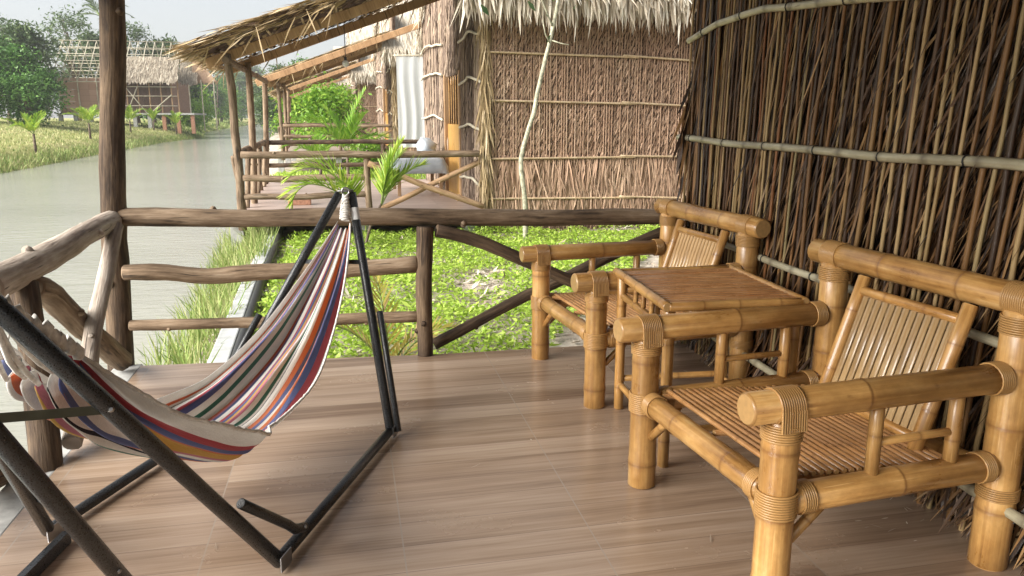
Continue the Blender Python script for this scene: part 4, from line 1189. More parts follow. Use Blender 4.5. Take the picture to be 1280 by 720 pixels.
    for k_, (z, ya, yb) in enumerate(((2.62, 0.1, 1.85), (1.92, 0.1, 1.85), (1.2, 0.1, 1.85), (1.35, 3.55, 6.2), (2.2, 3.55, 6.2), (0.35, 0.1, 1.85), (2.75, 3.5, 6.2))):
        mb = MB(); mb.log([(FX0 - .02, ya, z), (FX0 - .025, (ya + yb) / 2, z + .10), (FX0 - .02, yb, z + .03)], 0.022, seed=100 + k_, n=8, wob=.03); part('wall_batten', mb, 'pole_pale')
    # door: yellow lower panel, barred opening above
    dr = MB(); dr.box((FX0 + .05, 2.01, 0.0), (FX0 + .09, 3.39, 1.28))
    door = part('door', dr, 'door_wood')
    for y in (1.95, 3.41):
        mb = MB(); mb.box((FX0 - .01, y - .04, 0.0), (FX0 + .11, y + .05, 2.2)); mb.build('door_frame', M['beam'], t, bevel=.006)
    for k_ in range(6):
        mb = MB(); y = 2.17 + k_ * 0.22; mb.bamboo((FX0 + .07, y, 1.283), (FX0 + .07, y, 2.15), 0.016, n=7, seed=k_); mb.build('door_bar', M['bamboo'], door)
    # the porch wall is not quite square to the facade
    sh_ = Matrix(((1, -0.052, 0, 0), (0, 1, 0, 0), (0, 0, 1, 0), (0, 0, 0, 1)))
    def skew(o):
        o.data.transform(sh_)
        for c in o.children: skew(c)
    for c in t.children:
        if c.name.split('.')[0] in ('porch_wall', 'door', 'door_frame') or (c.name.startswith('wall_batten') and c.data.materials[0].name == 'pale_pole'):
            skew(c)
    # main thatch roof: eave fringe above the facade, gable towards the canal
    ex0, ex1, ridge = 1.72, 7.0, 5.6
    ya, yb, ym = -0.42, 6.75, 3.15
    mb = MB()
    for ye, s in ((ya, 1), (yb, -1)):
        e = Vector((0, ye, EZ - 0.02)); g = Vector((0, ym, ridge)); up_ = Vector((0, -(ridge - EZ) * s, (ym - ye) * s)).normalized() * 0.07
        d = (g - e)
        mb.obox(Vector(((ex0 + ex1) / 2, 0, 0)) + (e + g) / 2 + Vector((0, 0, 0.16)), ((ex1 - ex0) / 2, 0, 0), d * 0.5, up_ * 1.0)
    rf = part('main_roof', mb, 'straw')
    so = Soup()
    for ye, s in ((ya, 1), (yb, -1)):
        # sweep of straw on the slope
        n = 2600
        f = rng.uniform(0, 1, n); xx = rng.uniform(ex0, ex1, n)
        yy = ye + (ym - ye) * f; zz = EZ + (ridge - EZ) * f + 0.24
        so.blades(np.stack([xx, yy, zz], 1), np.stack([rng.normal(0, .12, n), -np.full(n, ym - ye) / 3, -np.full(n, (ridge - EZ) / 3)], 1), np.stack([np.ones(n), 0 * f, rng.normal(0, .3, n)], 1), rng.uniform(.4, .8, n), rng.uniform(.02, .045, n), rng.normal(0.02, .05, n))
        # hanging fringe
        n = 1500
        xx = rng.uniform(ex0, ex1, n)
        so.blades(np.stack([xx, np.full(n, ye) + rng.uniform(-.06, .22, n) * s, EZ + rng.uniform(-.02, .26, n)], 1), np.stack([rng.normal(0, .12, n), -s * np.abs(rng.normal(.18, .13, n)), -np.ones(n)], 1),
                  np.stack([np.ones(n), rng.normal(0, .5, n), 0 * xx], 1), rng.uniform(.16, .46, n) * (1 + (rng.uniform(size=n) < .1) * .35), rng.uniform(.018, .045, n), rng.normal(0, .12, n), (0.8, 1, 0.05))
    # gable verge tufts (towards the canal)
    n = 900
    f = rng.uniform(0, 1, n); s = np.where(rng.uniform(size=n) < .5, 1, -1)
    ye = np.where(s > 0, ya, yb)
    so.blades(np.stack([ex0 + rng.uniform(-.05, .15, n), ye + (ym - ye) * f, EZ + (ridge - EZ) * f + rng.uniform(0, .25, n)], 1), np.stack([-np.abs(rng.normal(.25, .2, n)), rng.normal(0, .2, n), -np.ones(n)], 1),
              np.stack([rng.normal(0, .4, n), np.ones(n), 0 * f], 1), rng.uniform(.2, .6, n), rng.uniform(.02, .045, n), rng.normal(0, .1, n))
    so.build('straw_fringe', 'straw', rf)
    # gable infill
    mb = MB()
    v = [mb._add(Vector(p)) for p in ((FX0 + .1, 0.15, EZ + .2), (FX0 + .1, 6.2, EZ + .2), (FX0 + .1, ym, ridge))]
    mb._face(tuple(v), ((0, 0),) * 3, False)
    part('gable', mb, 'thatch_grey')
    return t
hut2 = make_hut('nearest neighbouring hut, across the green garden, with brown thatch facade and straw fringe', (0, 11.7, 0))
place_copy(hut2, (-0.48, 26.0, 0.27), 0, 1, 'second hut along the canal, seen beneath the eave of the first neighbouring hut')
place_copy(hut2, (-1.35, 40.0, 0.30), 0, 1, 'third hut along the canal, its porch roof just showing behind the second')
place_copy(hut2, (-2.3, 54.0, 0.42), 0, 1, 'farthest hut in the row, a sliver of porch roof at the end')

# things on the neighbour's porch
tb = thing('porch_table', 'low porch table under a grey blue cover beside the yellow door', 'table', (1.28, 14.9, 0))
mb = MB()
for sx in (-.38, .38):
    for sy in (-.75, .75):
        ml = MB(); ml.box((sx - .03, sy - .03, 0.0), (sx + .03, sy + .03, 0.6)); ml.build('leg', M['log_tan'], tb)
rows = []
for i in range(15):
    row = []
    for j in range(25):
        u = -1 + 2 * i / 14; w = -1 + 2 * j / 24
        x = u * 0.62; yv = w * 1.0
        over = max(0, abs(x) - 0.45) + max(0, abs(yv) - 0.82)
        z = 0.645 - over * 1.35 + 0.02 * mnoise.noise(Vector((x * 4, yv * 4, 0))) + 0.012
        row.append((max(-.5, min(.5, x)) + 0.02 * mnoise.noise(Vector((yv * 6, z * 5, 2))), max(-.9, min(.9, yv)), z))
    rows.append(row)
mb = MB(); mb.grid(rows); o = mb.build('cover', 'tarp', tb); md = o.modifiers.new('t', 'SOLIDIFY'); md.thickness = 0.006
mb = MB(); mb.box((-.44, -.80, 0.585), (.44, .80, 0.625)); mb.build('tabletop', M['beam'], tb)
bag = MB(); bag.sphere((1.52, 15.2, 0.84), 0.19, 16, 10, (1.0, 1.3, 0.98))
for k_, v in enumerate(bag.v):
    bag.v[k_] = v + Vector((mnoise.noise(v * 7), mnoise.noise(v * 7 + Vector((5, 0, 0))), mnoise.noise(v * 6 + Vector((0, 7, 0))))) * 0.085 + Vector((mnoise.noise(v * 19), mnoise.noise(v * 21), mnoise.noise(v * 17))) * 0.035
b_ = bag.build('cloth_bundle', 'tarp')
tag(b_, 'crumpled grey cloth bundle lying on the covered porch table', 'bundle')
sh = MB()
sh.grid([[(1.22 + 0.68 * j / 20, 18.9 + 0.022 * math.sin(j * 0.9 + 0.6 * math.sin(i * .5)) * (0.4 + i / 14), 2.80 - 2.1 * i / 14) for j in range(21)] for i in range(15)])
o = sh.build('hanging_sheet', 'sheet')
tag(o, 'tall white sheet hanging at the end of the neighbouring porch', 'sheet')
mb = MB(); mb.tube([(1.15, 18.9, 2.82), (2.1, 18.9, 2.84)], 0.018, 8)
o = mb.build('curtain_pole', 'pole_pale'); tag(o, 'pale pole carrying the white hanging sheet', 'pole')
br = MB(); br.box((-0.98, 13.0, 0.002), (-0.62, 13.16, 0.17))
o = br.build('brick', 'brick', bevel=.01); tag(o, 'orange brick block lying on the neighbouring porch floor', 'brick')
lb = thing('hanging_bulb', 'small white bulb hanging on a cord below the neighbouring porch roof', 'light bulb', (0.04, 13.0, 2.24))
mb = MB(); mb.tube([(0, 0, 0.08), (0, 0, 0.80)], 0.006, 6); mb.build('cord', M['plastic_black'], lb)
mb = MB(); mb.tube([(0, 0, 0.05), (0, 0, 0.10)], 0.022, 10); mb.build('socket', M['plastic_black'], lb)
mb = MB(); mb.sphere((0, 0, 0.0), 0.052, 14, 9, (1, 1, 1.1)); mb.build('bulb', M['bulb'], lb)
# ------------------------------------------------------------------ plants
def frond(so, base, az, elev, L, nl=26, droop=0.9, lw=0.022, ll=0.34, stem=None, r0=0.012, vee=0.5):
    base = Vector(base)
    h = Vector((math.cos(az), math.sin(az), 0))
    pts = []
    p = base.copy(); e = elev
    steps = 14
    for i in range(steps + 1):
        pts.append(p.copy())
        e -= droop / steps * (0.4 + 1.2 * i / steps)
        p = p + (h * math.cos(e) + Vector((0, 0, math.sin(e)))) * (L / steps)
    if stem is not None:
        stem.tube(pts, [r0 * (1.05 - 0.85 * i / steps) for i in range(steps + 1)], 6)
    side = Vector((-math.sin(az), math.cos(az), 0))
    B, Dd, S, Ls = [], [], [], []
    for k_ in range(nl):
        f = 0.18 + 0.82 * k_ / (nl - 1)
        i = min(steps - 1, int(f * steps)); q = f * steps - i
        c = pts[i].lerp(pts[min(steps, i + 1)], q)
        t = (pts[i + 1] - pts[i]).normalized()
        nn = t.cross(side).normalized()
        if nn.z < 0: nn = -nn
        l = ll * (0.35 + 0.65 * math.sin(math.pi * min(1, 0.12 + f * 0.86)))
        for sg in (1, -1):
            sw = 0.75 - 0.35 * f + random.gauss(0, .07)
            d = side * sg * sw + t * (0.75 + 0.4 * f) + nn * (vee * 0.5 + random.gauss(0, .07)) + Vector((0, 0, -0.15))
            B.append(c); Dd.append(d); S.append(t); Ls.append(l * random.uniform(.85, 1.1))
    n = len(B)
    so.blades(np.array([tuple(b) for b in B]), np.array([tuple(b) for b in Dd]), np.array([tuple(b) for b in S]), np.array(Ls), lw, rng.normal(-.16, .08, n), (0.6, 1, 0.08), 0.45)

def small_palm(name, label, loc, fr, stem_h, cat='palm', group=None, leaf='palm_leaf', trunk_r=0.03, ll=.34, lw=.022, nl=26, clumps=((0, 0, 0),)):
    t = thing(name, label, cat, loc, 0, group)
    for cx, cy, lean in clumps:
        mb = MB()
        mb.tube([(cx * .2, cy * .2, -0.1), (cx * .6 + lean * .3, cy * .6, stem_h * .5), (cx + lean, cy, stem_h)], [trunk_r, trunk_r * .85, trunk_r * .7], 8)
        mb.build('trunk', 'bark', t)
    for az, el, L, dr, ci in fr:
        so = Soup(); st = MB()
        cx, cy, lean = clumps[ci]
        frond(so, (cx + lean, cy, stem_h - .02), az, el, L, nl, dr, lw, ll, st)
        fo = so.build('frond', leaf, t)
        st.build('stem', 'green_stem', fo)
    return t
# the bright palm between the two porches (in front of the neighbour's rail)
small_palm('young_palm', 'bright yellow green young palm in front of the neighbouring porch rail', (0.10, 10.6, -0.36),
           [(R(186), R(62), 1.1, 2.7, 0), (R(168), R(82), 1.05, 1.9, 0), (R(195), R(76), 1.15, 2.2, 0), (R(205), R(48), 1.05, 1.5, 0), (R(30), R(80), 0.8, 0.7, 1), (R(345), R(82), .9, 0.5, 1), (R(5), R(64), .8, .9, 1), (R(60), R(62), .7, 1.1, 1), (R(260), R(68), .6, 1.5, 0)],
           0.62, leaf='palm_leaf', ll=.34, lw=.026, nl=32, clumps=((-0.05, 0, 0), (0.22, -.05, .10)), trunk_r=.022)
small_palm('palm_seedling', 'small yellowing palm seedling just beyond the railing below the hammock rope', (0.22, 5.05, -0.38),
           [(R(100), R(80), .75, .8, 0), (R(180), R(70), .7, 1.3, 0), (R(20), R(62), .6, 1.3, 0), (R(320), R(78), .55, 1.5, 0), (R(230), R(50), .5, 1.2, 0)], 0.06, leaf='palm_yellow', ll=.20, lw=.018, nl=16, trunk_r=.02)
small_palm('feathery_palm', 'upright bright green feather palm growing between the two farther huts', (0.0, 21.2, -0.3),
           [(R(a), R(e), L, d, 0) for a, e, L, d in ((190, 70, 1.5, 1.2), (10, 84, 1.75, .5), (70, 70, 1.5, 1.1), (140, 78, 1.6, .9), (230, 60, 1.3, 1.4), (300, 72, 1.5, 1.0), (340, 55, 1.3, 1.4))], 0.75, leaf='leaf_bright', ll=.42, lw=.04, nl=30, trunk_r=.05)
small_palm('feathery_palm', 'low spreading feather palm left of the upright one between the farther huts', (-0.75, 22.4, -0.3),
           [(R(a), R(e), L, d, 0) for a, e, L, d in ((170, 60, 1.2, 1.6), (20, 65, 1.3, 1.3), (90, 70, 1.3, 1.2), (230, 55, 1.1, 1.5), (300, 60, 1.2, 1.4))], 0.5, leaf='leaf_bright', ll=.4, lw=.04, nl=26, trunk_r=.05)
# young coconut palms on the far bank
for k_, (x, y, s, lab) in enumerate(((-13.9, 39.3, 1.15, 'leftmost young coconut palm on the far bank, in open dry grass'), (-15.4, 52.4, 1.25, 'young coconut palm on the far bank before the pink mat wall'),
                                     (-17.2, 69.0, 1.25, 'young coconut palm right of the dark porch post, before the unfinished hut'), (-17.2, 77.0, 1.15, 'young coconut palm before the dark doorway of the unfinished hut'), (-15.4, 77.5, 1.25, 'rightmost young coconut palm, by the brick piers of the unfinished hut'))):
    rr = random.Random(k_ + 40)
    x = min(x, bank_x(y) - 0.9)
    fr = []
    for q in range(8):
        fr.append((R(q * 47 + rr.uniform(-15, 15) + k_ * 21), R(rr.uniform(38, 82)), s * rr.uniform(.95, 1.25), rr.uniform(.5, 1.2), 0))
    small_palm('young_coconut_palm', lab, (x, y, ground_z(x, y)), fr, 0.75 * s, 'palm', 'young coconut palms on the far bank', ll=.36 * s, lw=.06, nl=20, trunk_r=.07)

# slim pale tree before the neighbour's facade
tr = thing('slim_tree', 'slim pale trunked young tree leaning before the brown thatch facade', 'tree', (2.48, 10.75, -0.36))
mb = MB()
mb.log([(0, 0, -.1), (-0.02, 0, 0.46), (-0.075, 0, 1.0), (-0.07, 0, 1.22), (0.02, 0, 1.62), (0.07, 0, 1.78), (0.15, 0, 2.2), (0.34, 0, 2.78), (0.37, 0, 2.9), (0.45, .0, 3.4), (0.5, 0, 4.0)], 0.038, 0.022, seed=5, n=10, seg=26, wob=.03, knots=5)
mb.tube([(0.33, 0, 2.76), (0.25, -.05, 2.88), (0.2, -.1, 3.05)], [.012, .009, .006], 6)
mb.tube([(0.36, 0, 2.80), (0.47, -.05, 2.76), (0.58, -.08, 2.74)], [.010, .008, .005], 6)
mb.tube([(0.36, 0, 3.0), (0.25, -.05, 3.2), (0.1, -.1, 3.5)], [.014, .011, .006], 6)
mb.build('trunk', 'bark_pale', tr)
so = Soup(); so.leaves(np.array([[0.45, -.05, 3.85]]) + rng.normal(size=(220, 3)) * [.45, .4, .3], .13); so.build('crown', 'leaf_mid', tr)

def make_tree(kind, seed):
    """returns (trunk MB, crown Soup); unit size: about 6 m tall"""
    rd = random.Random(seed); rs = np.random.default_rng(seed)
    mb = MB(); so = Soup()
    if kind == 'dense':
        H, spread, ncl, leaf, per, low = 5.6, 2.4, 70, 0.27, 95, 0.7
    elif kind == 'airy':
        H, spread, ncl, leaf, per, low = 7.2, 2.3, 46, 0.20, 60, 3.0
    else:
        H, spread, ncl, leaf, per, low = 3.2, 2.0, 44, 0.24, 80, 0.3
    mb.log([(0, 0, -.3), (rd.uniform(-.2, .2), rd.uniform(-.2, .2), H * .35), (rd.uniform(-.4, .4), rd.uniform(-.3, .3), H * .82)], .16, .05, seed=seed, n=8, seg=12, wob=.05)
    for c in range(ncl):
        f = rd.random() ** 0.8
        z = low + (H - low) * f
        rmax = spread * (math.sin(math.pi * (0.18 + 0.78 * f)) ** 0.8) * rd.uniform(.55, 1.08)
        a = rd.uniform(0, 6.283)
        r = rmax * math.sqrt(rd.uniform(.15, 1))
        cx, cy = r * math.cos(a), r * math.sin(a)
        cl = np.array([[cx, cy, z]]) + rs.normal(size=(per, 3)) * np.array([[.36, .36, .24]]) * rd.uniform(.7, 1.25)
        so.leaves(cl, leaf)
        if c % 4 == 0:
            mb.tube([(0, 0, z * .55), (cx * .5, cy * .5, z * .8), (cx, cy, z)], [.055, .035, .014], 5)
    return mb, so
PROTO = {}
def tree(kind, var, label, x, y, s=1.0, leaf='leaf_mid', rz=0.0, group='trees along the far bank', sz=None):
    key = (kind, var, leaf)
    z = ground_z(x, y)
    if key in PROTO:
        return place_copy(PROTO[key], (x, y, z), rz, (s, s, sz or s), label)
    t = thing('leafy_tree', label, 'tree', (x, y, z), rz, group)
    mb, so = make_tree(kind, 100 + var * 7 + len(kind))
    mb.build('trunk', 'bark', t); so.build('crown', leaf, t)
    t.scale = (s, s, sz or s)
    PROTO[key] = t
    return t
L_ = [
 ('dense', 0, 'dense dark green tree at the left edge of the picture on the far bank', -25.0, 62.5, .95, 'leaf_dark', 0.3),
 ('dense', 1, 'dense dark green tree touching the left end of the unfinished hut', -22.5, 63.5, 0.92, 'leaf_dark', 1.9),
 ('bush', 0, 'low dark bush at the foot of the dense trees left of the unfinished hut', -21.6, 60.5, 1.0, 'leaf_dark', 1.0),
 ('bush', 0, 'low dark bush at the far left edge under the dense tree', -24.6, 59.0, 1.1, 'leaf_dark', 2.6),
 ('dense', 0, 'big dark tree half hidden behind the dense tree at the left edge', -27.0, 69.0, 1.15, 'leaf_dark', 4.0),
 ('airy', 0, 'tall loose tree above the dense trees at the left edge', -30.2, 80.0, 1.25, 'leaf_mid', 0.0),
 ('dense', 2, 'grey green tree between the two dark trees at the left edge', -27.6, 78.0, 1.45, 'leaf_mid', 2.0),
 ('airy', 1, 'loose crowned tree rising just left of the open roof frame', -27.9, 92.0, 1.55, 'leaf_mid', 2.2),
 ('dense', 2, 'broad grey green tree behind the left half of the open roof frame', -26.6, 96.0, 1.62, 'leaf_mid', 1.0),
 ('airy', 0, 'loose tree behind the middle of the open roof frame', -23.4, 98.0, 1.5, 'leaf_mid', 3.3),
 ('dense', 2, 'round tree behind the right end of the open roof frame', -20.3, 99.0, 1.7, 'leaf_mid', 4.0),
 ('dense', 1, 'dark tree behind the thatched end of the unfinished hut', -23.0, 104.0, 1.3, 'leaf_dark', 0.4),
 ('bush', 1, 'bright bush right of the unfinished hut platform', -17.9, 98.0, 1.1, 'leaf_bright', 0.6),
 ('bush', 1, 'bright bush beside the log post of the neighbouring porch on the far bank', -18.9, 104.0, 1.5, 'leaf_bright', 2.0),
 ('dense', 3, 'green tree between the unfinished hut and the neighbouring porch', -22.5, 112.0, 1.0, 'leaf_mid', 1.2),
 ('bush', 1, 'fresh green bush seen between the porch posts on the far bank', -21.0, 118.0, 1.7, 'leaf_bright', 3.1),
 ('dense', 3, 'green tree seen between the first and second porch post', -25.0, 128.0, 1.3, 'leaf_mid', 5.0),
 ('bush', 0, 'dark bush on the far bank behind the second porch post', -23.4, 128.0, 1.9, 'leaf_dark', 0.2),
 ('dense', 2, 'grey green tree at the far bend of the canal', -26.0, 145.0, 1.4, 'leaf_mid', 3.0),
 ('dense', 3, 'tree farther along the far bank past the bend', -28.5, 175.0, 1.6, 'leaf_mid', 2.0),
 ('bush', 1, 'bright bush at the water edge near the far bend', -26.2, 178.0, 2.2, 'leaf_bright', 1.0),
 ('dense', 2, 'tree at the end of the canal behind the last posts', -31.0, 215.0, 1.9, 'leaf_mid', 0.9),
 ('dense', 3, 'broad tree closing the view down the canal', -27.0, 320.0, 3.0, 'leaf_mid', 0.0),
 ('dense', 2, 'broad tree right of the canal end behind the hut row', -14.0, 150.0, 1.7, 'leaf_mid', 5.2),
 ('dense', 1, 'dark tree behind the farthest hut of the row', -4.0, 90.0, 1.3, 'leaf_dark', 1.3),
 ('dense', 3, 'tree rising behind the porch roofs of the far huts', -5.5, 70.0, 1.0, 'leaf_mid', 2.4),
 ('bush', 1, 'fresh green shrub under the porch roof of the second hut', -0.6, 34.6, 0.9, 'leaf_bright', 0.0),
 ('bush', 1, 'fresh green shrub between the third and farthest hut', -2.0, 48.5, 1.1, 'leaf_bright', 1.5),
 ('bush', 1, 'rounded fresh shrub behind the feather palms between the huts', 0.6, 23.6, 0.36, 'leaf_bright', 4.0),
 ('dense', 1, 'dark tree low on the far bank near the canal end', -27.3, 200.0, 1.8, 'leaf_dark', 2.2),
 ('dense', 3, 'green tree just left of the porch post at the canal end', -29.5, 238.0, 2.3, 'leaf_mid', 4.4),
 ('dense', 2, 'widest tree at the very end of the canal', -36.0, 330.0, 3.6, 'leaf_mid', 2.4),
 ('dense', 0, 'dark tree standing at the end of the water', -20.0, 375.0, 3.4, 'leaf_dark', 5.0),
]
for a in L_:
    kind, var, lab, x, y, s, leaf, rz = a
    tree(kind, var, lab, x, y, s, leaf, rz)
# coconut palms standing over the trees
def coconut(label, x, y, H, s=1.0, seed=0):
    rr = random.Random(seed)
    t = thing('coconut_palm', label, 'palm', (x, y, ground_z(x, y)), 0, 'tall coconut palms behind the huts')
    mb = MB(); lx = rr.uniform(-.6, .6)
    mb.log([(0, 0, -.2), (lx * .4, 0, H * .5), (lx, 0, H)], .16, .09, seed=seed, n=8, wob=.05); mb.build('trunk', 'bark', t)
    for q in range(13):
        so = Soup(); st = MB()
        frond(so, (lx, 0, H), R(q * 137 + rr.uniform(-20, 20)), R(rr.uniform(-5, 75)), 2.7 * s * rr.uniform(.85, 1.1), 24, rr.uniform(1.0, 1.7), .075, .7 * s, st, .04, vee=0.1)
        fo = so.build('frond', 'palm_dull', t); st.build('stem', 'green_stem', fo)
coconut('tall coconut palm showing above the roof frame behind the dark porch post', -26.2, 99.0, 11.6, 1.35, 1)
coconut('coconut palm right of the unfinished hut beneath the porch eave', -22.6, 150.0, 8.8, 1.5, 2)
coconut('coconut palm partly hidden by the first log post of the neighbouring porch', -24.8, 190.0, 9.5, 1.8, 3)
coconut('small coconut palm crown behind the thatched gable of the unfinished hut', -19.6, 112.0, 8.2, 1.2, 4)

# ground cover, litter and grasses
def scatter(n, x0, x1, y0, y1, dens):
    out = []
    while len(out) < n:
        xx = rng.uniform(x0, x1, n); yy = rng.uniform(y0, y1, n)
        for x, y in zip(xx, yy):
            if rng.uniform() < dens(x, y):
                out.append((x, y))
                if len(out) >= n: break
    return np.array(out)
def patch(x, y):
    a = 0.5 + 0.5 * mnoise.noise(Vector((x * 1.15, y * 1.0, 11))) + 0.30 * mnoise.noise(Vector((x * 3.3, y * 3.0, 5)))
    near = 0.16 if y < 5.5 else 0.0
    return max(0.0, min(1, (a - 0.10 - near) * 2.5)) * (1.0 if x > -0.85 else 0.25)
P = scatter(44000, -1.05, 6.0, 4.7, 11.9, lambda x, y: patch(x, y) * (1.0 if (x - 0.0) < (y - 3.2) * 0.62 else 0.0))
gz = np.array([ground_z(x, y) for x, y in P])
hh = np.array([0.02 + 0.16 * patch(x, y) * (0.5 + 0.5 * mnoise.noise(Vector((x * 2.1, y * 2.1, 21)))) for x, y in P])
so = Soup()
C = np.column_stack([P, gz + rng.uniform(0.2, 1, len(P)) * hh])
n = len(C)
D = rng.normal(size=(n, 3)); D[:, 2] = np.abs(D[:, 2]) * .35
S = rng.normal(size=(n, 3)); S[:, 2] *= .3
so.blades(C, D, S, rng.uniform(.025, .06, n) * np.where(rng.uniform(size=n) < .06, 2.2, 1.0), rng.uniform(.014, .034, n), rng.normal(0, .2, n), (.3, 1, .1))
o = so.build('ground_cover', 'ground_leaf')
tag(o, 'bright green leafy ground cover of the garden beyond the railing', 'ground cover', kind='stuff')
P = scatter(5200, -1.4, 6.0, 4.7, 11.7, lambda x, y: 1.0 - 0.75 * patch(x, y))
gz = np.array([ground_z(x, y) for x, y in P]); n = len(P)
so = Soup()
D = rng.normal(size=(n, 3)); D[:, 2] *= .15; S = rng.normal(size=(n, 3)); S[:, 2] *= .2
so.blades(np.column_stack([P, gz + rng.uniform(.004, .03, n)]), D, S, rng.uniform(.05, .14, n), rng.uniform(.012, .035, n), rng.normal(0, .3, n), (.4, 1, .1))
o = so.build('leaf_litter', 'litter')
tag(o, 'pale dry leaf litter on the bare patches of the garden', 'leaf litter', kind='stuff')
# bits of straw and leaf blown onto the porch floor
n = 70
X = np.concatenate([rng.uniform(-1.15, 1.95, 30), 1.95 - np.abs(rng.normal(0, .18, 40))]); Y = rng.uniform(1.6, 4.4, n)
A = rng.uniform(0, 6.28, n)
so = Soup()
so.blades(np.stack([X, Y, rng.uniform(.003, .006, n)], 1), np.stack([np.cos(A), np.sin(A), 0 * A], 1), np.stack([-np.sin(A), np.cos(A), 0 * A], 1), rng.uniform(.012, .055, n), rng.uniform(.002, .005, n), rng.normal(0, .05, n), (.5, 1, .2))
o = so.build('straw_bits', 'litter')
tag(o, 'tiny bits of straw and leaf scattered on the porch floor', 'litter', kind='stuff')
def grass(name, mat, P, hmin, hmax, w, label, lean=.35):
    n = len(P)
    gz = np.array([ground_z(x, y) for x, y in P])
    so = Soup()
    D = np.stack([rng.normal(0, lean, n), rng.normal(0, lean, n), np.ones(n)], 1)
    so.blades(np.column_stack([P, gz - .02]), D, rng.normal(size=(n, 3)), rng.uniform(hmin, hmax, n), w, rng.normal(0, .3, n), (.8, 1, .05))
    o = so.build(name, mat)
    tag(o, label, 'grass', kind='stuff')
def bank_d(x, y):
    c = 0.5 + 0.9 * mnoise.noise(Vector((x * 1.6, y * 0.9, 7)))
    return max(0, min(1, c)) * (1 if near_x(y) - 0.1 < x < -1.1 else 0.0)
grass('bank_grass', 'grass', scatter(3600, -2.2, -1.0, 5.2, 14.5, bank_d), .12, .42, .012, 'loose tall green grass on the canal bank left of the kerb')
def far_d(x, y):
    d = bank_x(y) - x
    return 1.0 if 0.15 < d < 11.5 else 0.0
P = scatter(17000, -36, -12.0, 28, 82, far_d)
grass('dry_bank_grass', 'dry_grass', P, .06, .24, .04, 'straw coloured dry grass covering the far canal bank', .5)
P = scatter(2800, -19, -12.0, 29, 90, lambda x, y: 1.0 if 0.05 < bank_x(y) - x < 0.9 else 0.0)
grass('waterside_grass', 'grass', P, .12, .42, .04, 'greyish green grass at the far water edge', .4)
P = scatter(5000, -32, -14.5, 84, 220, lambda x, y: 1.0 if 0.1 < bank_x(y) - x < 6 else 0.0)
grass('meadow_grass', 'grass', P, .2, .5, .12, 'fresh green grass along the farther canal bank', .5)

P = scatter(6000, -2.6, 3.0, 18.2, 26.0, lambda x, y: 1.0 if x > near_x(y) else 0.0)
grass('lawn_grass', 'ground_leaf', P, .05, .16, .05, 'bright short grass growing between the neighbouring huts', .6)

# ------------------------------------------------------------------ the unfinished hut across the canal
uh = thing('unfinished_hut', 'hut under construction on the far bank with open pale roof frame and pink mat wall', 'hut', (-20.47, 80.0, 0.62))
uh.scale = (1.15, 1.15, 1.2)
def up(name, f, m, par=None):
    mb = MB(); f(mb)
    return mb.build(name, m, par or uh)
PX0, PX1, PD = -4.55, 4.4, 5.2
FZ = 1.0       # platform top above the local ground
up('platform', lambda mb: mb.box((PX0 - .2, -0.6, FZ - .14), (PX1 + 1.2, PD, FZ)), 'concrete')
for k_ in range(10):
    x = PX0 + (PX1 - PX0 + 1.0) * k_ / 9
    up('pier', lambda mb: mb.box((x - .14, -0.45, -0.6), (x + .14, -0.15, FZ - .143)), 'brick' if k_ > 6 else 'concrete')
WH = 2.65
def matwall(mb):
    so_ = None
up('mat_wall', lambda mb: [mb.box((PX0 + i * 1.1, 0.0 - (i % 2) * .012, FZ + j * .44 + .004), (PX0 + i * 1.1 + 1.094, .03, FZ + j * .44 + .436)) for i in range(4) for j in range(6)], 'mat_pink')
up('thatch_wall', lambda mb: [mb.box((PX0 + 4.9 + i * .32, 0.35, FZ + .01), (PX0 + 5.2 + i * .32, .40, FZ + WH)) for i in range(11)], 'backing_brown')
up('rear_wall', lambda mb: mb.box((PX0, PD - .4, FZ), (PX1, PD - .35, FZ + WH)), 'backing_brown')
for k_, x in enumerate((PX0, -3.1, -1.7, -0.15, 0.5, 1.35, 2.2, 3.1, 3.9, PX1)):
    up('post', lambda mb: mb.log([(x, -.10, FZ), (x, -.10, FZ + WH + .1)], .055, seed=k_, n=7, knots=0), 'log_tan' if k_ > 3 else 'pole_pale')
for (a, b_) in (((0.4, -.2, FZ), (1.35, -.2, FZ + 2.0)), ((0.5, -.22, FZ + 1.9), (1.9, -.22, FZ)), ((2.3, -.2, FZ + .1), (3.9, -.2, FZ + 1.4)), ((-0.1, -.25, FZ + .1), (.5, -.25, FZ + 2.4)), ((PX0 - .9, -1.6, -.6), (PX0 - .05, -.2, FZ + 1.6)), ((PX0 - 1.3, -1.2, -.5), (PX0 - .1, -.25, FZ + 2.0))):
    up('scaffold_pole', lambda mb: mb.tube([a, b_], .04, 6), 'pole_pale')
for z in (FZ + .55, FZ + 1.3, FZ + 2.0):
    up('scaffold_pole', lambda mb: mb.tube([(-0.1, -.17, z), (4.3, -.17, z)], .03, 6), 'pole_pale')
RZ, RY = FZ + 5.6, 3.0
for k_ in range(15):
    x = PX0 - .35 + (PX1 - PX0 + .1) * k_ / 14
    for sg, ye in ((1, -.55), (-1, 6.5)):
        up('roof_pole', lambda mb: mb.tube([(x, ye, FZ + WH - .35), (x + .12, RY, RZ)], .032, 6), 'pole_pale')
for k_ in range(7):
    f = k_ / 6
    for ye in (-.55, 6.5):
        y = ye + (RY - ye) * f
        up('roof_purlin', lambda mb: mb.tube([(PX0 - .5, y - .03, FZ + WH - .32 + (RZ - FZ - WH + .35) * f), (PX1 - .1 + .1 * f, y - .03, FZ + WH - .32 + (RZ - FZ - WH + .35) * f)], .03, 6), 'pole_pale')
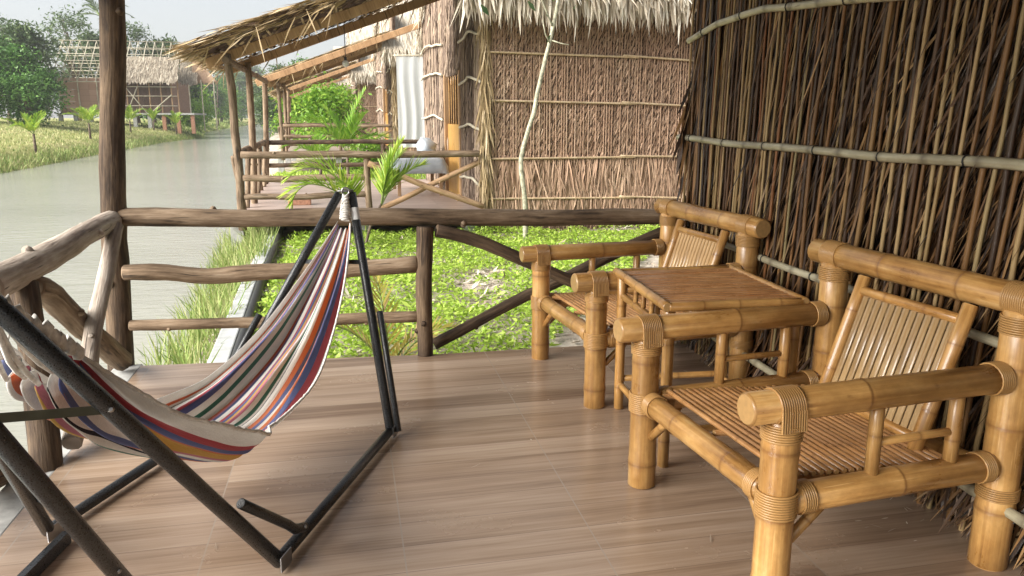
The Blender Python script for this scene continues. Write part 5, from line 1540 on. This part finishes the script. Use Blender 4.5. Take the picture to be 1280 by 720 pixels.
def thatchpatch(so, x0, x1, f0, f1, n, ye=-.55, ym=RY, z0=FZ + WH - .35, z1=RZ):
    f = rng.uniform(f0, f1, n); xx = rng.uniform(x0, x1, n)
    so.blades(np.stack([xx, ye + (ym - ye) * f - .07, z0 + (z1 - z0) * f + .06], 1), np.stack([rng.normal(0, .1, n), -np.ones(n), -np.full(n, (z1 - z0) / (ym - ye))], 1), np.stack([np.ones(n), 0 * f, rng.normal(0, .2, n)], 1), rng.uniform(.4, .75, n), rng.uniform(.08, .16, n), rng.normal(0, .05, n))
up('thatch_panel', lambda mb: mb.obox((2.0, .62, FZ + WH + .70), (2.35, 0, 0), (0, 1.05, .976), (0, -.02, .02)), 'thatch_far')
so = Soup(); thatchpatch(so, -0.4, 4.45, .06, .62, 1500); so.build('roof_thatch', 'thatch_far', uh)
# small side building with a brown gable
up('gable_wall', lambda mb: [mb._face(tuple(mb._add(Vector(p)) for p in ((5.05, 2.6, FZ + WH - .1), (7.1, 2.2, FZ + WH - .1), (5.5, 2.6, RZ - .9))), ((0, 0),) * 3, False)], 'thatch_brown')
so = Soup(); thatchpatch(so, 4.2, 5.6, .0, .75, 700, 1.6, 4.6, FZ + WH - .2, RZ - .5)
n = 400; f = rng.uniform(0, 1, n)
so.blades(np.stack([5.15 + rng.normal(0, .1, n) + 0 * f, np.full(n, 2.5), FZ + WH - .1 + f * (2.0)], 1), np.stack([rng.normal(.25, .3, n), -np.full(n, .1), -np.ones(n)], 1), np.stack([np.ones(n), 0 * f, 0 * f], 1), .4, .12, 0)
so.build('side_thatch', 'thatch_far', uh)
so = Soup(); n = 500
f = rng.uniform(0, 1, n); w = 1 - f
xx = 5.1 + rng.uniform(0, 1, n) * 1.95 * w + .35 * f
so.blades(np.stack([xx, np.full(n, 2.35), FZ + WH + .05 + f * 1.9], 1), np.stack([rng.normal(.05, .2, n), -np.full(n, .05), -np.ones(n)], 1), np.stack([np.ones(n), 0 * f, 0 * f], 1), .45, .10, 0)
so.build('gable_thatch', 'thatch_brown', uh)
for k_, x in enumerate((4.9, 5.9, 6.9)):
    up('post', lambda mb: mb.log([(x, 2.0, -.4), (x, 2.0, FZ + WH)], .05, seed=k_ + 30, n=7, knots=0), 'pole_pale')

# ------------------------------------------------------------------ light, sky, camera
w = bpy.data.worlds.new('World'); SC.world = w
w.use_nodes = True
nt = w.node_tree; nt.nodes.clear()
SUN_EL, SUN_AZ = R(33), R(252)     # azimuth measured from +Y towards +X: the sun stands left and slightly behind
sky = nt.nodes.new('ShaderNodeTexSky'); sky.sky_type = 'NISHITA'; sky.sun_disc = False
sky.sun_elevation = SUN_EL; sky.sun_rotation = SUN_AZ
sky.air_density = 1.0; sky.dust_density = 2.0; sky.ozone_density = 1.0
hs = nt.nodes.new('ShaderNodeHueSaturation'); hs.inputs['Saturation'].default_value = 0.3
bg = nt.nodes.new('ShaderNodeBackground'); bg.inputs["Strength"].default_value = 0.053
out = nt.nodes.new('ShaderNodeOutputWorld')
nt.links.new(sky.outputs[0], hs.inputs['Color']); nt.links.new(hs.outputs[0], bg.inputs[0]); nt.links.new(bg.outputs[0], out.inputs[0])
sl = bpy.data.lights.new('sun', 'SUN'); sl.energy = 3.3; sl.angle = R(50); sl.color = (1.0, 0.96, 0.90)
so_ = bpy.data.objects.new('sun', sl); COL.objects.link(so_)
dirv = Vector((math.sin(SUN_AZ) * math.cos(SUN_EL), math.cos(SUN_AZ) * math.cos(SUN_EL), math.sin(SUN_EL)))
so_.rotation_euler = dirv.to_track_quat('Z', 'Y').to_euler()
so_.location = (-20, -5, 30)

hz = MB(); hz.box((-820, -70, -5.5), (820, 1010, 40))
hm = bpy.data.materials.new('thin_haze'); hm.use_nodes = True
hn = hm.node_tree; hn.nodes.clear()
ho = hn.nodes.new('ShaderNodeOutputMaterial'); hv = hn.nodes.new('ShaderNodeVolumePrincipled')
hv.inputs['Color'].default_value = (0.93, 0.95, 0.97, 1); hv.inputs['Density'].default_value = 0.0006; hv.inputs['Anisotropy'].default_value = 0.2
hn.links.new(hv.outputs[0], ho.inputs['Volume'])
tag(hz.build('haze', hm), 'thin pale haze in the air over the canal', 'haze', kind='stuff')
cd = bpy.data.cameras.new('camera'); cam = bpy.data.objects.new('camera', cd); COL.objects.link(cam)
cd.lens = 27.0; cd.sensor_width = 36.0; cd.clip_start = 0.05; cd.clip_end = 3000
pitch = math.atan(213 / 960); yaw = math.atan(208 / math.hypot(960, 213))
cam.location = (0, 0, 1.4)
cam.rotation_euler = (math.pi / 2 - pitch, 0, -yaw)
SC.camera = cam
SC.view_settings.view_transform = 'Standard'; SC.view_settings.look = 'None'
SC.view_settings.exposure = 1.88; SC.view_settings.gamma = 1.0
SC.view_settings.use_curve_mapping = False
SC.cycles.max_bounces = 7; SC.cycles.diffuse_bounces = 4; SC.cycles.transparent_max_bounces = 4
SC.cycles.use_denoising = True
